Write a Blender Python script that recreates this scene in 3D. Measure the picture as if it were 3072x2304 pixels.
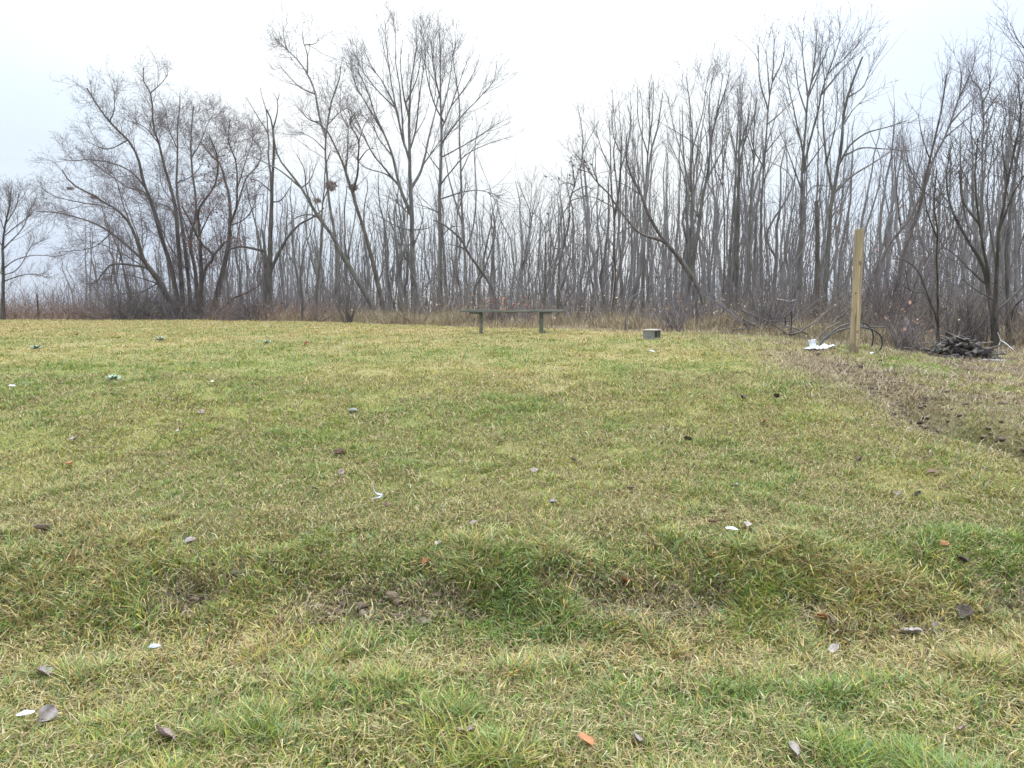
import bpy, math, random
import numpy as np
from mathutils import Vector

# ------------------------------------------------------------------ camera, light, exposure
C = bpy.context.scene
for o in list(bpy.data.objects):
    bpy.data.objects.remove(o)
COL = C.collection
RES = (3072.0, 2304.0)            # photograph size, used to turn measured positions into places
FPX = 2300.0
PITCH = math.radians(5.6)
CAM_Z = 1.55
cam_d = bpy.data.cameras.new('camera')
cam = bpy.data.objects.new('camera', cam_d)
COL.objects.link(cam)
cam.location = (0, 0, CAM_Z)
cam.rotation_euler = (math.radians(90) - PITCH, 0, 0)
cam_d.sensor_width = 36.0
cam_d.lens = 36.0 * FPX / RES[0]
cam_d.clip_start = 0.05
cam_d.clip_end = 2000
C.camera = cam

SUN_EL, SUN_ROT = math.radians(50), math.radians(40)
W = bpy.data.worlds.new("World")
C.world = W
W.use_nodes = True
nt = W.node_tree
nt.nodes.clear()
def N(t, **k):
    n = nt.nodes.new(t)
    for a, b in k.items():
        setattr(n, a, b)
    return n
L = nt.links.new
out = N('ShaderNodeOutputWorld')
bg = N('ShaderNodeBackground')
sky = N('ShaderNodeTexSky', sky_type='NISHITA')
sky.sun_disc = False
sky.sun_elevation = SUN_EL
sky.sun_rotation = SUN_ROT
sky.air_density = 1.5
sky.dust_density = 4
tc = N('ShaderNodeTexCoord')
sep = N('ShaderNodeSeparateXYZ')
L(tc.outputs['Generated'], sep.inputs[0])
# overcast deck: three times as bright overhead as at the horizon, broken by soft cloud masses
el = N('ShaderNodeMath', operation='MAXIMUM'); L(sep.outputs['Z'], el.inputs[0]); el.inputs[1].default_value = 0.0
el4 = N('ShaderNodeMath', operation='POWER'); L(el.outputs[0], el4.inputs[0]); el4.inputs[1].default_value = 4.0
lin = N('ShaderNodeMath', operation='MULTIPLY_ADD'); L(el.outputs[0], lin.inputs[0]); lin.inputs[1].default_value = 0.72; lin.inputs[2].default_value = 0.76
grad = N('ShaderNodeMath', operation='MULTIPLY_ADD'); L(el4.outputs[0], grad.inputs[0]); grad.inputs[1].default_value = 8.5; L(lin.outputs[0], grad.inputs[2])
# cloud plane projection: direction / (z + .12)
zz = N('ShaderNodeMath', operation='ADD'); L(el.outputs[0], zz.inputs[0]); zz.inputs[1].default_value = 0.16
dv = N('ShaderNodeVectorMath', operation='DIVIDE'); L(tc.outputs['Generated'], dv.inputs[0])
cmb = N('ShaderNodeCombineXYZ'); 
for i in range(3): L(zz.outputs[0], cmb.inputs[i])
L(cmb.outputs[0], dv.inputs[1])
mp = N('ShaderNodeMapping'); L(dv.outputs[0], mp.inputs['Vector']); mp.inputs['Scale'].default_value = (1.0, 0.8, 0.0); mp.inputs['Location'].default_value = (3.35, 0.4, 0)
cn = N('ShaderNodeTexNoise'); L(mp.outputs[0], cn.inputs['Vector']); cn.inputs['Scale'].default_value = 0.42; cn.inputs['Detail'].default_value = 5; cn.inputs['Roughness'].default_value = 0.5
cr = N('ShaderNodeMapRange'); L(cn.outputs['Fac'], cr.inputs['Value']); cr.inputs['From Min'].default_value = 0.36; cr.inputs['From Max'].default_value = 0.62; cr.inputs['To Min'].default_value = 0.0; cr.inputs['To Max'].default_value = 1.0
# bright break in the deck straight ahead
dotn = N('ShaderNodeVectorMath', operation='DOT_PRODUCT'); L(tc.outputs['Generated'], dotn.inputs[0]); dotn.inputs[1].default_value = Vector((-0.02, 0.93, 0.36)).normalized()
brk = N('ShaderNodeMapRange', interpolation_type='SMOOTHSTEP'); L(dotn.outputs['Value'], brk.inputs['Value']); brk.inputs['From Min'].default_value = 0.86; brk.inputs['From Max'].default_value = 0.995
mxa = N('ShaderNodeMath', operation='MULTIPLY_ADD'); L(brk.outputs[0], mxa.inputs[0]); mxa.inputs[1].default_value = 0.85
crs = N('ShaderNodeMath', operation='MULTIPLY'); L(cr.outputs[0], crs.inputs[0]); crs.inputs[1].default_value = 0.6
L(crs.outputs[0], mxa.inputs[2])
clc = N('ShaderNodeValToRGB'); L(mxa.outputs[0], clc.inputs['Fac'])
clc.color_ramp.elements[0].position = 0.0; clc.color_ramp.elements[0].color = (0.76, 0.87, 1.08, 1)
clc.color_ramp.elements[1].position = 1.0; clc.color_ramp.elements[1].color = (1.06, 1.10, 1.12, 1)
e = clc.color_ramp.elements.new(0.5); e.color = (0.88, 0.99, 1.12, 1)
mul = N('ShaderNodeVectorMath', operation='SCALE'); L(clc.outputs['Color'], mul.inputs[0]); L(grad.outputs[0], mul.inputs['Scale'])
nis = N('ShaderNodeVectorMath', operation='SCALE'); L(sky.outputs['Color'], nis.inputs[0]); nis.inputs['Scale'].default_value = 0.06
mixw = N('ShaderNodeMix', data_type='RGBA'); mixw.inputs['Factor'].default_value = 0.92
L(nis.outputs[0], mixw.inputs['A']); L(mul.outputs[0], mixw.inputs['B'])
L(mixw.outputs['Result'], bg.inputs['Color']); bg.inputs['Strength'].default_value = 1.0
L(bg.outputs[0], out.inputs[0])

sun_d = bpy.data.lights.new('sun', 'SUN')
sun = bpy.data.objects.new('sun', sun_d)
COL.objects.link(sun)
sun_d.energy = 1.0
sun_d.angle = math.radians(25)
sun_d.color = (1.0, 0.96, 0.9)
sun.rotation_euler = (math.radians(90) - SUN_EL, 0, math.radians(140))
C.view_settings.view_transform = 'Standard'
C.view_settings.look = 'None'
C.view_settings.gamma = 1
C.view_settings.exposure = 0.18
C.cycles.max_bounces = 5
C.cycles.diffuse_bounces = 3
C.cycles.transmission_bounces = 2
C.cycles.transparent_max_bounces = 4
C.cycles.use_denoising = True
C.cycles.denoiser = 'OPENIMAGEDENOISE'
C.cycles.denoising_input_passes = 'RGB_ALBEDO_NORMAL'
C.cycles.denoising_prefilter = 'NONE'
C.cycles.volume_bounces = 0

# ------------------------------------------------------------------ helpers
rng = np.random.default_rng(7)

def ray(px, py):
    xc = (px - RES[0] / 2) / FPX
    yc = -(py - RES[1] / 2) / FPX
    c, s = math.cos(PITCH), math.sin(PITCH)
    return np.array([xc, c + yc * s, -s + yc * c])
def at(px, py, d):
    r = ray(px, py)
    return np.array([0, 0, CAM_Z]) + r * (d / r[1])

def vnoise(x, y, seed=0):
    x = np.asarray(x, float); y = np.asarray(y, float)
    xi = np.floor(x).astype(np.int64); yi = np.floor(y).astype(np.int64)
    fx = x - xi; fy = y - yi
    fx = fx * fx * (3 - 2 * fx); fy = fy * fy * (3 - 2 * fy)
    def h(a, b):
        n = (a * 374761393 + b * 668265263 + seed * 974634777) & 0x7fffffff
        n = ((n ^ (n >> 13)) * 1274126177) & 0x7fffffff
        n = (n ^ (n >> 16)) & 0xffff
        return n / 65535.0
    return (h(xi, yi) * (1 - fx) + h(xi + 1, yi) * fx) * (1 - fy) + (h(xi, yi + 1) * (1 - fx) + h(xi + 1, yi + 1) * fx) * fy
def fbm(x, y, seed=0, oct=3):
    s, a, t = 0, 1.0, 0
    for i in range(oct):
        s = s + a * vnoise(x * 2 ** i, y * 2 ** i, seed + i * 17); t += a; a *= .5
    return s / t
def sstep(v, a, b):
    t = np.clip((v - a) / (b - a), 0, 1)
    return t * t * (3 - 2 * t)

# height of the ground: roadside, small ditch, bank, field rising to a crest, then the wood floor
_ky = [-60, 0, 2.4, 3.15, 3.45, 3.70, 4.05, 4.45, 5.5, 7.5, 9, 11, 14, 17, 22, 28, 36, 50, 420]
_kz = [0.0, 0, .02, 0.0, -.03, .03, .215, .28, .36, .60, .77, .91, 1.05, 1.10, 1.13, 1.12, 1.0, .9, .9]
_fy = np.arange(-60, 420, .05)
_fz = np.interp(_fy, _ky, _kz)
_g = np.exp(-0.5 * (np.arange(-12, 13) * .05 / .10) ** 2); _g /= _g.sum()
_fz = np.convolve(np.pad(_fz, 12, mode='edge'), _g, mode='valid')
def ground_z(x, y):
    x = np.asarray(x, float); y = np.asarray(y, float)
    near = 1 - sstep(y, 5, 8)
    yy = y + near * (fbm(x * 1.2, x * 0 + 3.3, 5) - .5) * .30
    z = np.interp(yy, _fy, _fz)
    z = z + (fbm(x * .5, y * .5, 11) - .5) * .10 * sstep(y, 4, 9)
    z = z + (fbm(x * 3.1, y * 3.1, 21) - .5) * (.07 + .06 * np.exp(-((y - 3.85) / .35) ** 2)) * (1 - sstep(y, 6, 14))
    rough = sstep(x, 3.2, 4.6) * sstep(y, 5, 7) * (1 - sstep(y, 13, 15))
    z = z + (fbm(x * 4.2, y * 3.4, 23) - .5) * .13 * rough
    z = z - .24 * sstep(x, 4.6, 7.5) * sstep(y, 6, 10)
    # furrow running away from the road on the right
    cx = 4.12 + .16 * np.sin(y * 1.5) + .07 * np.sin(y * 4.3 + 1)
    w = sstep(y, 3.6, 5.0) * (1 - sstep(y, 6.5, 8.4)) * (.7 + .6 * vnoise(x * 3, y * 3, 4))
    z = z - .52 * w * np.exp(-((x - cx) / .24) ** 2)
    z = z + .03 * w * np.exp(-((x - cx + .75) / .45) ** 2)
    return z
def gpt(px, py):
    r = ray(px, py)
    t0, lo = 1.0, None
    o = np.array([0, 0, CAM_Z])
    ts = np.arange(1.0, 60, .02)
    p = o[None] + r[None] * ts[:, None]
    under = p[:, 2] < ground_z(p[:, 0], p[:, 1])
    k = int(np.argmax(under)) if under.any() else len(ts) - 1
    q = p[k]; q[2] = float(ground_z(q[0], q[1]))
    return q

# far edge of the mown lawn, by direction
_eu = [-.8, -.67, -.4, -.19, -.06, .07, .18, .29, .38, .5, .6, .8]
_ed = [31, 30, 28.5, 21.5, 17.8, 16.4, 14.8, 14.0, 13.2, 13.2, 13.6, 13.6]
def edge_d(u):
    return np.interp(u, _eu, _ed)

def mesh_from(name, V, F, mat, smooth=False, parent=None, cols=None, loc=None, S=4):
    """F: (n,3) or (n,4) int arrays, or list of such arrays"""
    me = bpy.data.meshes.new(name)
    Fl = F if isinstance(F, list) else [F]
    Fl = [f for f in Fl if len(f)]
    V = np.asarray(V, np.float32)
    me.vertices.add(len(V)); me.vertices.foreach_set('co', V.ravel())
    idx = np.concatenate([f.ravel() for f in Fl]).astype(np.int32)
    sizes = np.concatenate([np.full(len(f), f.shape[1], np.int32) for f in Fl])
    starts = np.concatenate([[0], np.cumsum(sizes)[:-1]]).astype(np.int32)
    me.loops.add(len(idx)); me.loops.foreach_set('vertex_index', idx)
    me.polygons.add(len(sizes)); me.polygons.foreach_set('loop_start', starts)
    try:
        me.polygons.foreach_set('loop_total', sizes)
    except Exception:
        pass
    me.update(calc_edges=True)
    if smooth:
        me.shade_smooth()
    else:
        me.shade_flat()
    if cols is not None:
        a = me.color_attributes.new('tint', 'FLOAT_COLOR', 'POINT')
        c4 = np.ones((len(V), 4), np.float32); c4[:, :3] = cols
        a.data.foreach_set('color', c4.ravel())
    me.materials.append(mat)
    o = bpy.data.objects.new(name, me)
    COL.objects.link(o)
    if parent is not None:
        o.parent = parent
    if loc is not None:
        o.location = loc
    return o

def tag(o, label=None, cat=None, group=None, kind=None):
    if label: o['label'] = label
    if cat: o['category'] = cat
    if group: o['group'] = group
    if kind: o['kind'] = kind
    return o
def thing(name, label, cat, loc=(0, 0, 0), rz=0, group=None):
    o = bpy.data.objects.new(name, None)
    o.empty_display_size = .2
    COL.objects.link(o)
    o.location = loc; o.rotation_euler = (0, 0, rz)
    return tag(o, label, cat, group)
def copy_thing(root):
    r = root.copy(); COL.objects.link(r)
    for ch in root.children:
        c = ch.copy(); COL.objects.link(c); c.parent = r
    return r

def norm(v):
    return v / np.maximum(np.linalg.norm(v, axis=-1, keepdims=True), 1e-9)
def tubes(P, R, S=3):
    P = np.asarray(P, float); R = np.asarray(R, float)
    n, K, _ = P.shape
    T = norm(np.gradient(P, axis=1))
    m = norm(P[:, -1] - P[:, 0])
    ref = np.where(np.abs(m[:, 2:3]) < .8, np.array([[0, 0, 1.]]), np.array([[.83, .55, 0.]]))
    U = norm(np.cross(T, ref[:, None, :])); Vv = np.cross(T, U)
    a = np.arange(S) * 2 * math.pi / S
    ring = U[:, :, None, :] * np.cos(a)[None, None, :, None] + Vv[:, :, None, :] * np.sin(a)[None, None, :, None]
    V = (P[:, :, None, :] + ring * R[:, :, None, None]).reshape(-1, 3)
    b = (np.arange(n) * K * S)[:, None, None] + (np.arange(K - 1) * S)[None, :, None] + np.arange(S)[None, None, :]
    b2 = (np.arange(n) * K * S)[:, None, None] + (np.arange(K - 1) * S)[None, :, None] + ((np.arange(S) + 1) % S)[None, None, :]
    F = np.stack([b, b2, b2 + S, b + S], -1).reshape(-1, 4)
    return V, F
def merge(parts):
    Vs, Fs, off = [], [], 0
    for V, F in parts:
        Vs.append(V); Fs.append(F + off); off += len(V)
    return np.concatenate(Vs), Fs
def resample(pts, K, jit=0, r=None):
    pts = np.asarray(pts, float)
    # Catmull-Rom through the points, then even spacing
    if len(pts) > 2:
        q = np.vstack([2 * pts[0] - pts[1], pts, 2 * pts[-1] - pts[-2]])
        outp = []
        for i in range(1, len(q) - 2):
            t = np.linspace(0, 1, 8, endpoint=False)[:, None]
            p0, p1, p2, p3 = q[i - 1], q[i], q[i + 1], q[i + 2]
            outp.append(.5 * ((2 * p1) + (-p0 + p2) * t + (2 * p0 - 5 * p1 + 4 * p2 - p3) * t ** 2 + (-p0 + 3 * p1 - 3 * p2 + p3) * t ** 3))
        outp.append(pts[-1:])
        pts = np.vstack(outp)
    s = np.concatenate([[0], np.cumsum(np.linalg.norm(np.diff(pts, axis=0), axis=1))])
    u = np.linspace(0, s[-1], K)
    return np.stack([np.interp(u, s, pts[:, i]) for i in range(pts.shape[1])], 1)

def sprout(P, R, dens, lmin, lmax, K, ang, up, wob, rr, tmin=.25, tmax=1.0, zmin=None, rfac=.0065, rmin=.003, keep=.12, relen=.0):
    """children growing from parent polylines P (n,K,3), R (n,K)"""
    n = len(P)
    seg = np.linalg.norm(np.diff(P, axis=1), axis=2)
    cum = np.concatenate([np.zeros((n, 1)), np.cumsum(seg, 1)], 1)
    Lt = cum[:, -1]
    cnt = rr.poisson(dens * Lt * (tmax - tmin))
    pi = np.repeat(np.arange(n), cnt)
    m = len(pi)
    if m == 0:
        return np.zeros((0, K, 3)), np.zeros((0, K))
    t = tmin + (tmax - tmin) * rr.random(m) ** .85
    KP = P.shape[1]
    f = t * (KP - 1)
    i0 = np.minimum(f.astype(int), KP - 2); fr = (f - i0)[:, None]
    pos = P[pi, i0] * (1 - fr) + P[pi, i0 + 1] * fr
    rad = R[pi, i0] * (1 - fr[:, 0]) + R[pi, i0 + 1] * fr[:, 0]
    tan = norm(P[pi, i0 + 1] - P[pi, i0])
    rnd = rr.normal(size=(m, 3))
    perp = norm(rnd - (rnd * tan).sum(1, keepdims=True) * tan)
    a = ang * (.65 + .7 * rr.random(m))[:, None]
    d = norm(tan * np.cos(a) + perp * np.sin(a))
    ln = (lmin + (lmax - lmin) * rr.random(m) ** 1.5) * (1.15 - .6 * t)
    if relen:
        ln = np.minimum(ln, relen * Lt[pi])
    if zmin is not None:
        ok = (pos[:, 2] > zmin + (rr.random(m) - .5) * .6) | (rr.random(m) < keep)
        pos, d, ln, rad = pos[ok], d[ok], ln[ok], rad[ok]
        m = len(pos)
    Q = np.zeros((m, K, 3)); Q[:, 0] = pos
    st = (ln / (K - 1))[:, None]
    for k in range(1, K):
        d = norm(d + np.array([0, 0, up]) + wob * rr.normal(size=(m, 3)))
        Q[:, k] = Q[:, k - 1] + d * st
    r0 = np.clip(rfac * ln + .0012, rmin, np.maximum(rad * .75, rmin))
    tp = np.linspace(1, .35, K)[None]
    return Q, np.maximum(r0[:, None] * tp, rmin * .6)

# ------------------------------------------------------------------ materials
def material(name):
    m = bpy.data.materials.new(name); m.use_nodes = True
    t = m.node_tree
    b = t.nodes['Principled BSDF']
    return m, t, b
def noise_mat(name, c1, c2, scale=6, stretch=(1, 1, 1), rough=.85, bump=.0, detail=6, c3=None, s3=2.0, lo=.35, hi=.65, lo3=.5, hi3=.68, spec=.25):
    m, t, b = material(name)
    n = t.nodes.new
    tcn = n('ShaderNodeTexCoord'); mpn = n('ShaderNodeMapping'); mpn.inputs['Scale'].default_value = stretch
    t.links.new(tcn.outputs['Object'], mpn.inputs[0])
    nz = n('ShaderNodeTexNoise'); nz.inputs['Scale'].default_value = scale; nz.inputs['Detail'].default_value = detail; nz.inputs['Roughness'].default_value = .65
    t.links.new(mpn.outputs[0], nz.inputs['Vector'])
    rp = n('ShaderNodeValToRGB'); rp.color_ramp.elements[0].position = lo; rp.color_ramp.elements[1].position = hi
    rp.color_ramp.elements[0].color = (*c1, 1); rp.color_ramp.elements[1].color = (*c2, 1)
    t.links.new(nz.outputs['Fac'], rp.inputs[0])
    col = rp.outputs[0]
    if c3:
        n2 = n('ShaderNodeTexNoise'); n2.inputs['Scale'].default_value = s3; n2.inputs['Detail'].default_value = 4
        t.links.new(tcn.outputs['Object'], n2.inputs['Vector'])
        r2 = n('ShaderNodeMapRange'); r2.inputs['From Min'].default_value = lo3; r2.inputs['From Max'].default_value = hi3
        t.links.new(n2.outputs['Fac'], r2.inputs['Value'])
        mx = n('ShaderNodeMix'); mx.data_type = 'RGBA'
        t.links.new(r2.outputs[0], mx.inputs['Factor']); t.links.new(col, mx.inputs['A']); mx.inputs['B'].default_value = (*c3, 1)
        col = mx.outputs['Result']
    t.links.new(col, b.inputs['Base Color'])
    b.inputs['Roughness'].default_value = rough
    b.inputs['Specular IOR Level'].default_value = spec
    if bump:
        bp = n('ShaderNodeBump'); bp.inputs['Strength'].default_value = bump; bp.inputs['Distance'].default_value = .02
        t.links.new(nz.outputs['Fac'], bp.inputs['Height']); t.links.new(bp.outputs[0], b.inputs['Normal'])
    return m
def tint_mat(name, rough=.7, trans=.25, spec=.2, vary=.0):
    m, t, b = material(name)
    n = t.nodes.new
    at_ = n('ShaderNodeAttribute'); at_.attribute_name = 'tint'
    t.links.new(at_.outputs['Color'], b.inputs['Base Color'])
    b.inputs['Roughness'].default_value = rough
    b.inputs['Specular IOR Level'].default_value = spec
    if trans:
        tr = n('ShaderNodeBsdfTranslucent'); t.links.new(at_.outputs['Color'], tr.inputs['Color'])
        mx = n('ShaderNodeMixShader'); mx.inputs[0].default_value = trans
        t.links.new(b.outputs[0], mx.inputs[1]); t.links.new(tr.outputs[0], mx.inputs[2])
        t.links.new(mx.outputs[0], t.nodes['Material Output'].inputs[0])
    return m
M = {}
M['bark'] = noise_mat('grey_bark', (0.052, 0.046, 0.040), (0.155, 0.140, 0.122), 9, (1, 1, .25), bump=.6, c3=(.088, .088, .056), s3=1.6)
M['bark_brown'] = noise_mat('brown_bark', (0.042, 0.034, 0.029), (0.132, 0.108, 0.088), 9, (1, 1, .25), bump=.6, c3=(.085, .083, .055), s3=1.3, lo3=.52, hi3=.72)
M['bark_dark'] = noise_mat('dark_bark', (0.032, 0.027, 0.024), (0.108, 0.092, 0.079), 9, (1, 1, .25), bump=.6, c3=(.07, .072, .046), s3=1.3)
M['twig'] = noise_mat('grey_twigs', (0.10, 0.087, 0.088), (0.17, 0.152, 0.154), 2)
M['twig_red'] = noise_mat('reddish_twigs', (0.098, 0.078, 0.076), (0.17, 0.140, 0.138), 1.5)
M['twig_dark'] = noise_mat('dark_twigs', (0.056, 0.046, 0.044), (0.128, 0.108, 0.100), 2)
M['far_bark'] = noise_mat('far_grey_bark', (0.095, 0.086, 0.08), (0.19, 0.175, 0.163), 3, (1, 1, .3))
M['tint'] = tint_mat('grass_blade', .6, .25, .25)
M['dead'] = tint_mat('dead_leaf_surface', .8, .1, .15)
M['stem'] = tint_mat('brush_stem', .9, 0, .1)
M['bench'] = noise_mat('weathered_bench_wood', (.085, .085, .072), (.155, .15, .125), 14, (.15, 1.5, 1.5), bump=.3, c3=(.10, .115, .075), s3=3)
M['block'] = noise_mat('grey_concrete', (.13, .125, .11), (.20, .19, .165), 30, bump=.4, c3=(.11, .11, .075), s3=5)
M['block_top'] = noise_mat('sanded_concrete_top', (.23, .19, .16), (.36, .31, .26), 25, bump=.3)
M['white'] = noise_mat('white_plastic', (.36, .37, .39), (.50, .51, .52), 14, rough=.45, spec=.4)
M['black'] = noise_mat('black_rubber', (.012, .012, .014), (.03, .03, .032), 12, rough=.5, spec=.4)
M['pale_wood'] = noise_mat('bleached_wood', (.20, .19, .17), (.36, .345, .31), 14, (1, 1, .2))
M['nest'] = noise_mat('nest_twigs', (.09, .06, .045), (.22, .15, .11), 20)

# ------------------------------------------------------------------ ground sheet
def lawn_palette(x, y):
    """fractions of green, yellow green, straw, brown by place (large patches of the lawn)"""
    a = fbm(x * .55 + 10, y * .55, 31, 3); b = fbm(x * 1.7, y * 1.4 + 7, 41, 3); c = fbm(x * 3.5, y * 3.5, 51, 2)
    dist = .7 * sstep(y, 6.5, 12) + .70 * sstep(y, 11, 19)                          # strawier towards the crest
    u = x / np.maximum(y, 1)
    straw = .17 + .40 * dist + .07 * (1 - sstep(y, 3.6, 4.6)) + .75 * (b - .5) + .35 * (a - .5)
    straw = straw + .34 * np.exp(-((y - 3.25 - .2 * (a - .5)) / .22) ** 2) + .20 * np.exp(-((y - 4.45) / .25) ** 2)
    straw = straw - .16 * sstep(-u, .05, .5) * (1 - sstep(y, 8, 11)) * sstep(y, 4.8, 6)
    yel = .20 + .25 * sstep(a, .45, .7) - .10 * (1 - sstep(y, 4, 5)) + .25 * (c - .5)
    mulch = sstep(x + (b - .5) * 1.6, 3.7, 5.2) * sstep(y, 5.0, 7.2) * sstep(a + c * .5, .45, .8)
    mulch = mulch * sstep(fbm(x * 1.1 + 40, y * 1.3, 61, 3), .36, .56)
    mulch = np.maximum(mulch, np.exp(-((x - 4.1) / .5) ** 2) * sstep(y, 6.5, 8) * (1 - sstep(y, 10, 12)) * .85)
    straw = np.clip(straw + mulch * .3, .04, .95)
    return straw, np.clip(yel, .03, .7), np.clip(mulch, 0, 1)

def build_ground():
    ys = np.concatenate([-36 + np.arange(0, 34, 3.4), np.arange(-2, 2, .25), np.arange(2, 9, .055), np.arange(9, 20, .2), np.arange(20, 60, 1.0), np.linspace(61, 118, 16)])
    xs1 = np.concatenate([np.arange(0, 6.5, .07), np.arange(6.5, 14, .3), np.arange(14, 50, 1.5), np.geomspace(50, 122, 12)])
    xs = np.concatenate([-xs1[:0:-1], xs1])
    X, Y = np.meshgrid(xs, ys)
    Z = ground_z(X, Y)
    V = np.stack([X, Y, Z], -1).reshape(-1, 3)
    ny, nx = X.shape
    i = (np.arange(ny - 1)[:, None] * nx + np.arange(nx - 1)[None]).ravel()
    F = np.stack([i, i + 1, i + nx + 1, i + nx], 1)
    x, y = V[:, 0], V[:, 1]
    straw, yel, mulch = lawn_palette(x, y)
    cg = np.array([.115, .125, .036]); cy = np.array([.185, .162, .048]); cs = np.array([.23, .172, .085]); cm = np.array([.17, .125, .085])
    g = np.clip(1 - straw, 0, 1)[:, None]
    col = cs * straw[:, None] + g * (cy * yel[:, None] + cg * (1 - yel[:, None]))
    col = col * (1 - mulch[:, None] * .8) + cm * mulch[:, None] * .8
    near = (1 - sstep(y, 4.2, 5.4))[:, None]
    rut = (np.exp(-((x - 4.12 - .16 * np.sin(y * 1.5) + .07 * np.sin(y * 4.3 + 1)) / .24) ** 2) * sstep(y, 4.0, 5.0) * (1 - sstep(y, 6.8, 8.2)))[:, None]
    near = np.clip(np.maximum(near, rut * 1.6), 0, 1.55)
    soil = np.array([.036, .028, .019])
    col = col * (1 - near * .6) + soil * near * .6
    u = x / np.maximum(np.abs(y), 1)
    wood = sstep(y, edge_d(u) - .3, edge_d(u) + 1.5)[:, None]
    col = col * (1 - wood) + np.array([.15, .11, .075]) * wood
    m, t, b = material('turf_soil')
    n = t.nodes.new
    a = n('ShaderNodeAttribute'); a.attribute_name = 'tint'
    tcn = n('ShaderNodeTexCoord')
    nz = n('ShaderNodeTexNoise'); nz.inputs['Scale'].default_value = 26; nz.inputs['Detail'].default_value = 8; nz.inputs['Roughness'].default_value = .75
    t.links.new(tcn.outputs['Object'], nz.inputs['Vector'])
    mr = n('ShaderNodeMapRange'); mr.inputs['From Min'].default_value = .3; mr.inputs['From Max'].default_value = .7; mr.inputs['To Min'].default_value = .5; mr.inputs['To Max'].default_value = 1.5
    t.links.new(nz.outputs['Fac'], mr.inputs['Value'])
    sc = n('ShaderNodeVectorMath'); sc.operation = 'SCALE'
    t.links.new(a.outputs['Color'], sc.inputs[0]); t.links.new(mr.outputs[0], sc.inputs['Scale'])
    t.links.new(sc.outputs[0], b.inputs['Base Color'])
    b.inputs['Roughness'].default_value = .95; b.inputs['Specular IOR Level'].default_value = .1
    bp = n('ShaderNodeBump'); bp.inputs['Strength'].default_value = .8; bp.inputs['Distance'].default_value = .03
    t.links.new(nz.outputs['Fac'], bp.inputs['Height']); t.links.new(bp.outputs[0], b.inputs['Normal'])
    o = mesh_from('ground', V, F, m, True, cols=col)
    tag(o, kind='structure')
build_ground()

# ------------------------------------------------------------------ grass blades
def blades(x, y, h, w, lean, col, rr, zoff=-.01, curl=.5, fall=None):
    """three-segment ribbons that arch over; returns V, F list, colours"""
    n = len(x)
    z = ground_z(x, y) + zoff
    az = rr.random(n) * 2 * math.pi
    if fall is not None:                       # long grass hangs down the bank
        down = -math.pi / 2 + rr.normal(size=n) * .8
        az = np.where(rr.random(n) < fall, down, az)
    dx, dy = np.cos(az), np.sin(az)
    side = np.stack([-dy, dx, np.zeros(n)], 1)
    tw = rr.normal(size=n) * .9
    side = np.stack([-np.sin(az + tw), np.cos(az + tw), np.zeros(n)], 1)
    base = np.stack([x, y, z], 1)
    dirn = np.stack([dx, dy, np.zeros(n)], 1)
    up = np.array([[0, 0, 1.]])
    a0 = lean * .5; a1 = np.minimum(lean + curl * .6, 1.75)
    p1 = base + (h * .5)[:, None] * (dirn * np.sin(a0)[:, None] + up * np.cos(a0)[:, None])
    p2 = p1 + (h * .5)[:, None] * (dirn * np.sin(a1)[:, None] + up * np.cos(a1)[:, None])
    hw = (w * .5)[:, None]
    V = np.stack([base - side * hw, base + side * hw, p1 - side * hw * .85, p1 + side * hw * .85, p2], 1).reshape(-1, 3)
    b = np.arange(n) * 5
    Fq = np.stack([b, b + 1, b + 3, b + 2], 1); Ft = np.stack([b + 2, b + 3, b + 4], 1)
    c = np.repeat(col, 5, axis=0)
    return V, [Fq, Ft], c

PAL = dict(green=(.150, .212, .036), dark=(.090, .138, .028), blue=(.180, .240, .095), yel=(.305, .282, .055), straw=(.375, .290, .125), pale=(.41, .36, .19), brown=(.225, .152, .07), ochre=(.38, .26, .062))
def pick_cols(straw, yel, mulch, rr):
    n = len(straw)
    r = rr.random(n); r2 = rr.random(n); r3 = rr.random(n)
    col = np.zeros((n, 3))
    s = r < straw
    col[:] = np.where((r2 < .5)[:, None], PAL['green'], np.where((r2 < .68)[:, None], PAL['dark'], PAL['blue']))
    yl = (r3 < yel) & ~s
    col[yl] = PAL['yel']
    st = np.where((r2 < .55)[:, None], PAL['straw'], np.where((r2 < .66)[:, None], PAL['pale'], np.where((r2 < .90)[:, None], PAL['brown'], PAL['ochre'])))
    col[s] = st[s]
    mm = rr.random(n) < mulch * .7
    col[mm] = np.where((r2 < .6)[:, None], (.26, .20, .13), (.15, .11, .075))[mm]
    col *= (.82 + .34 * rr.random(n))[:, None]
    return col

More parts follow.
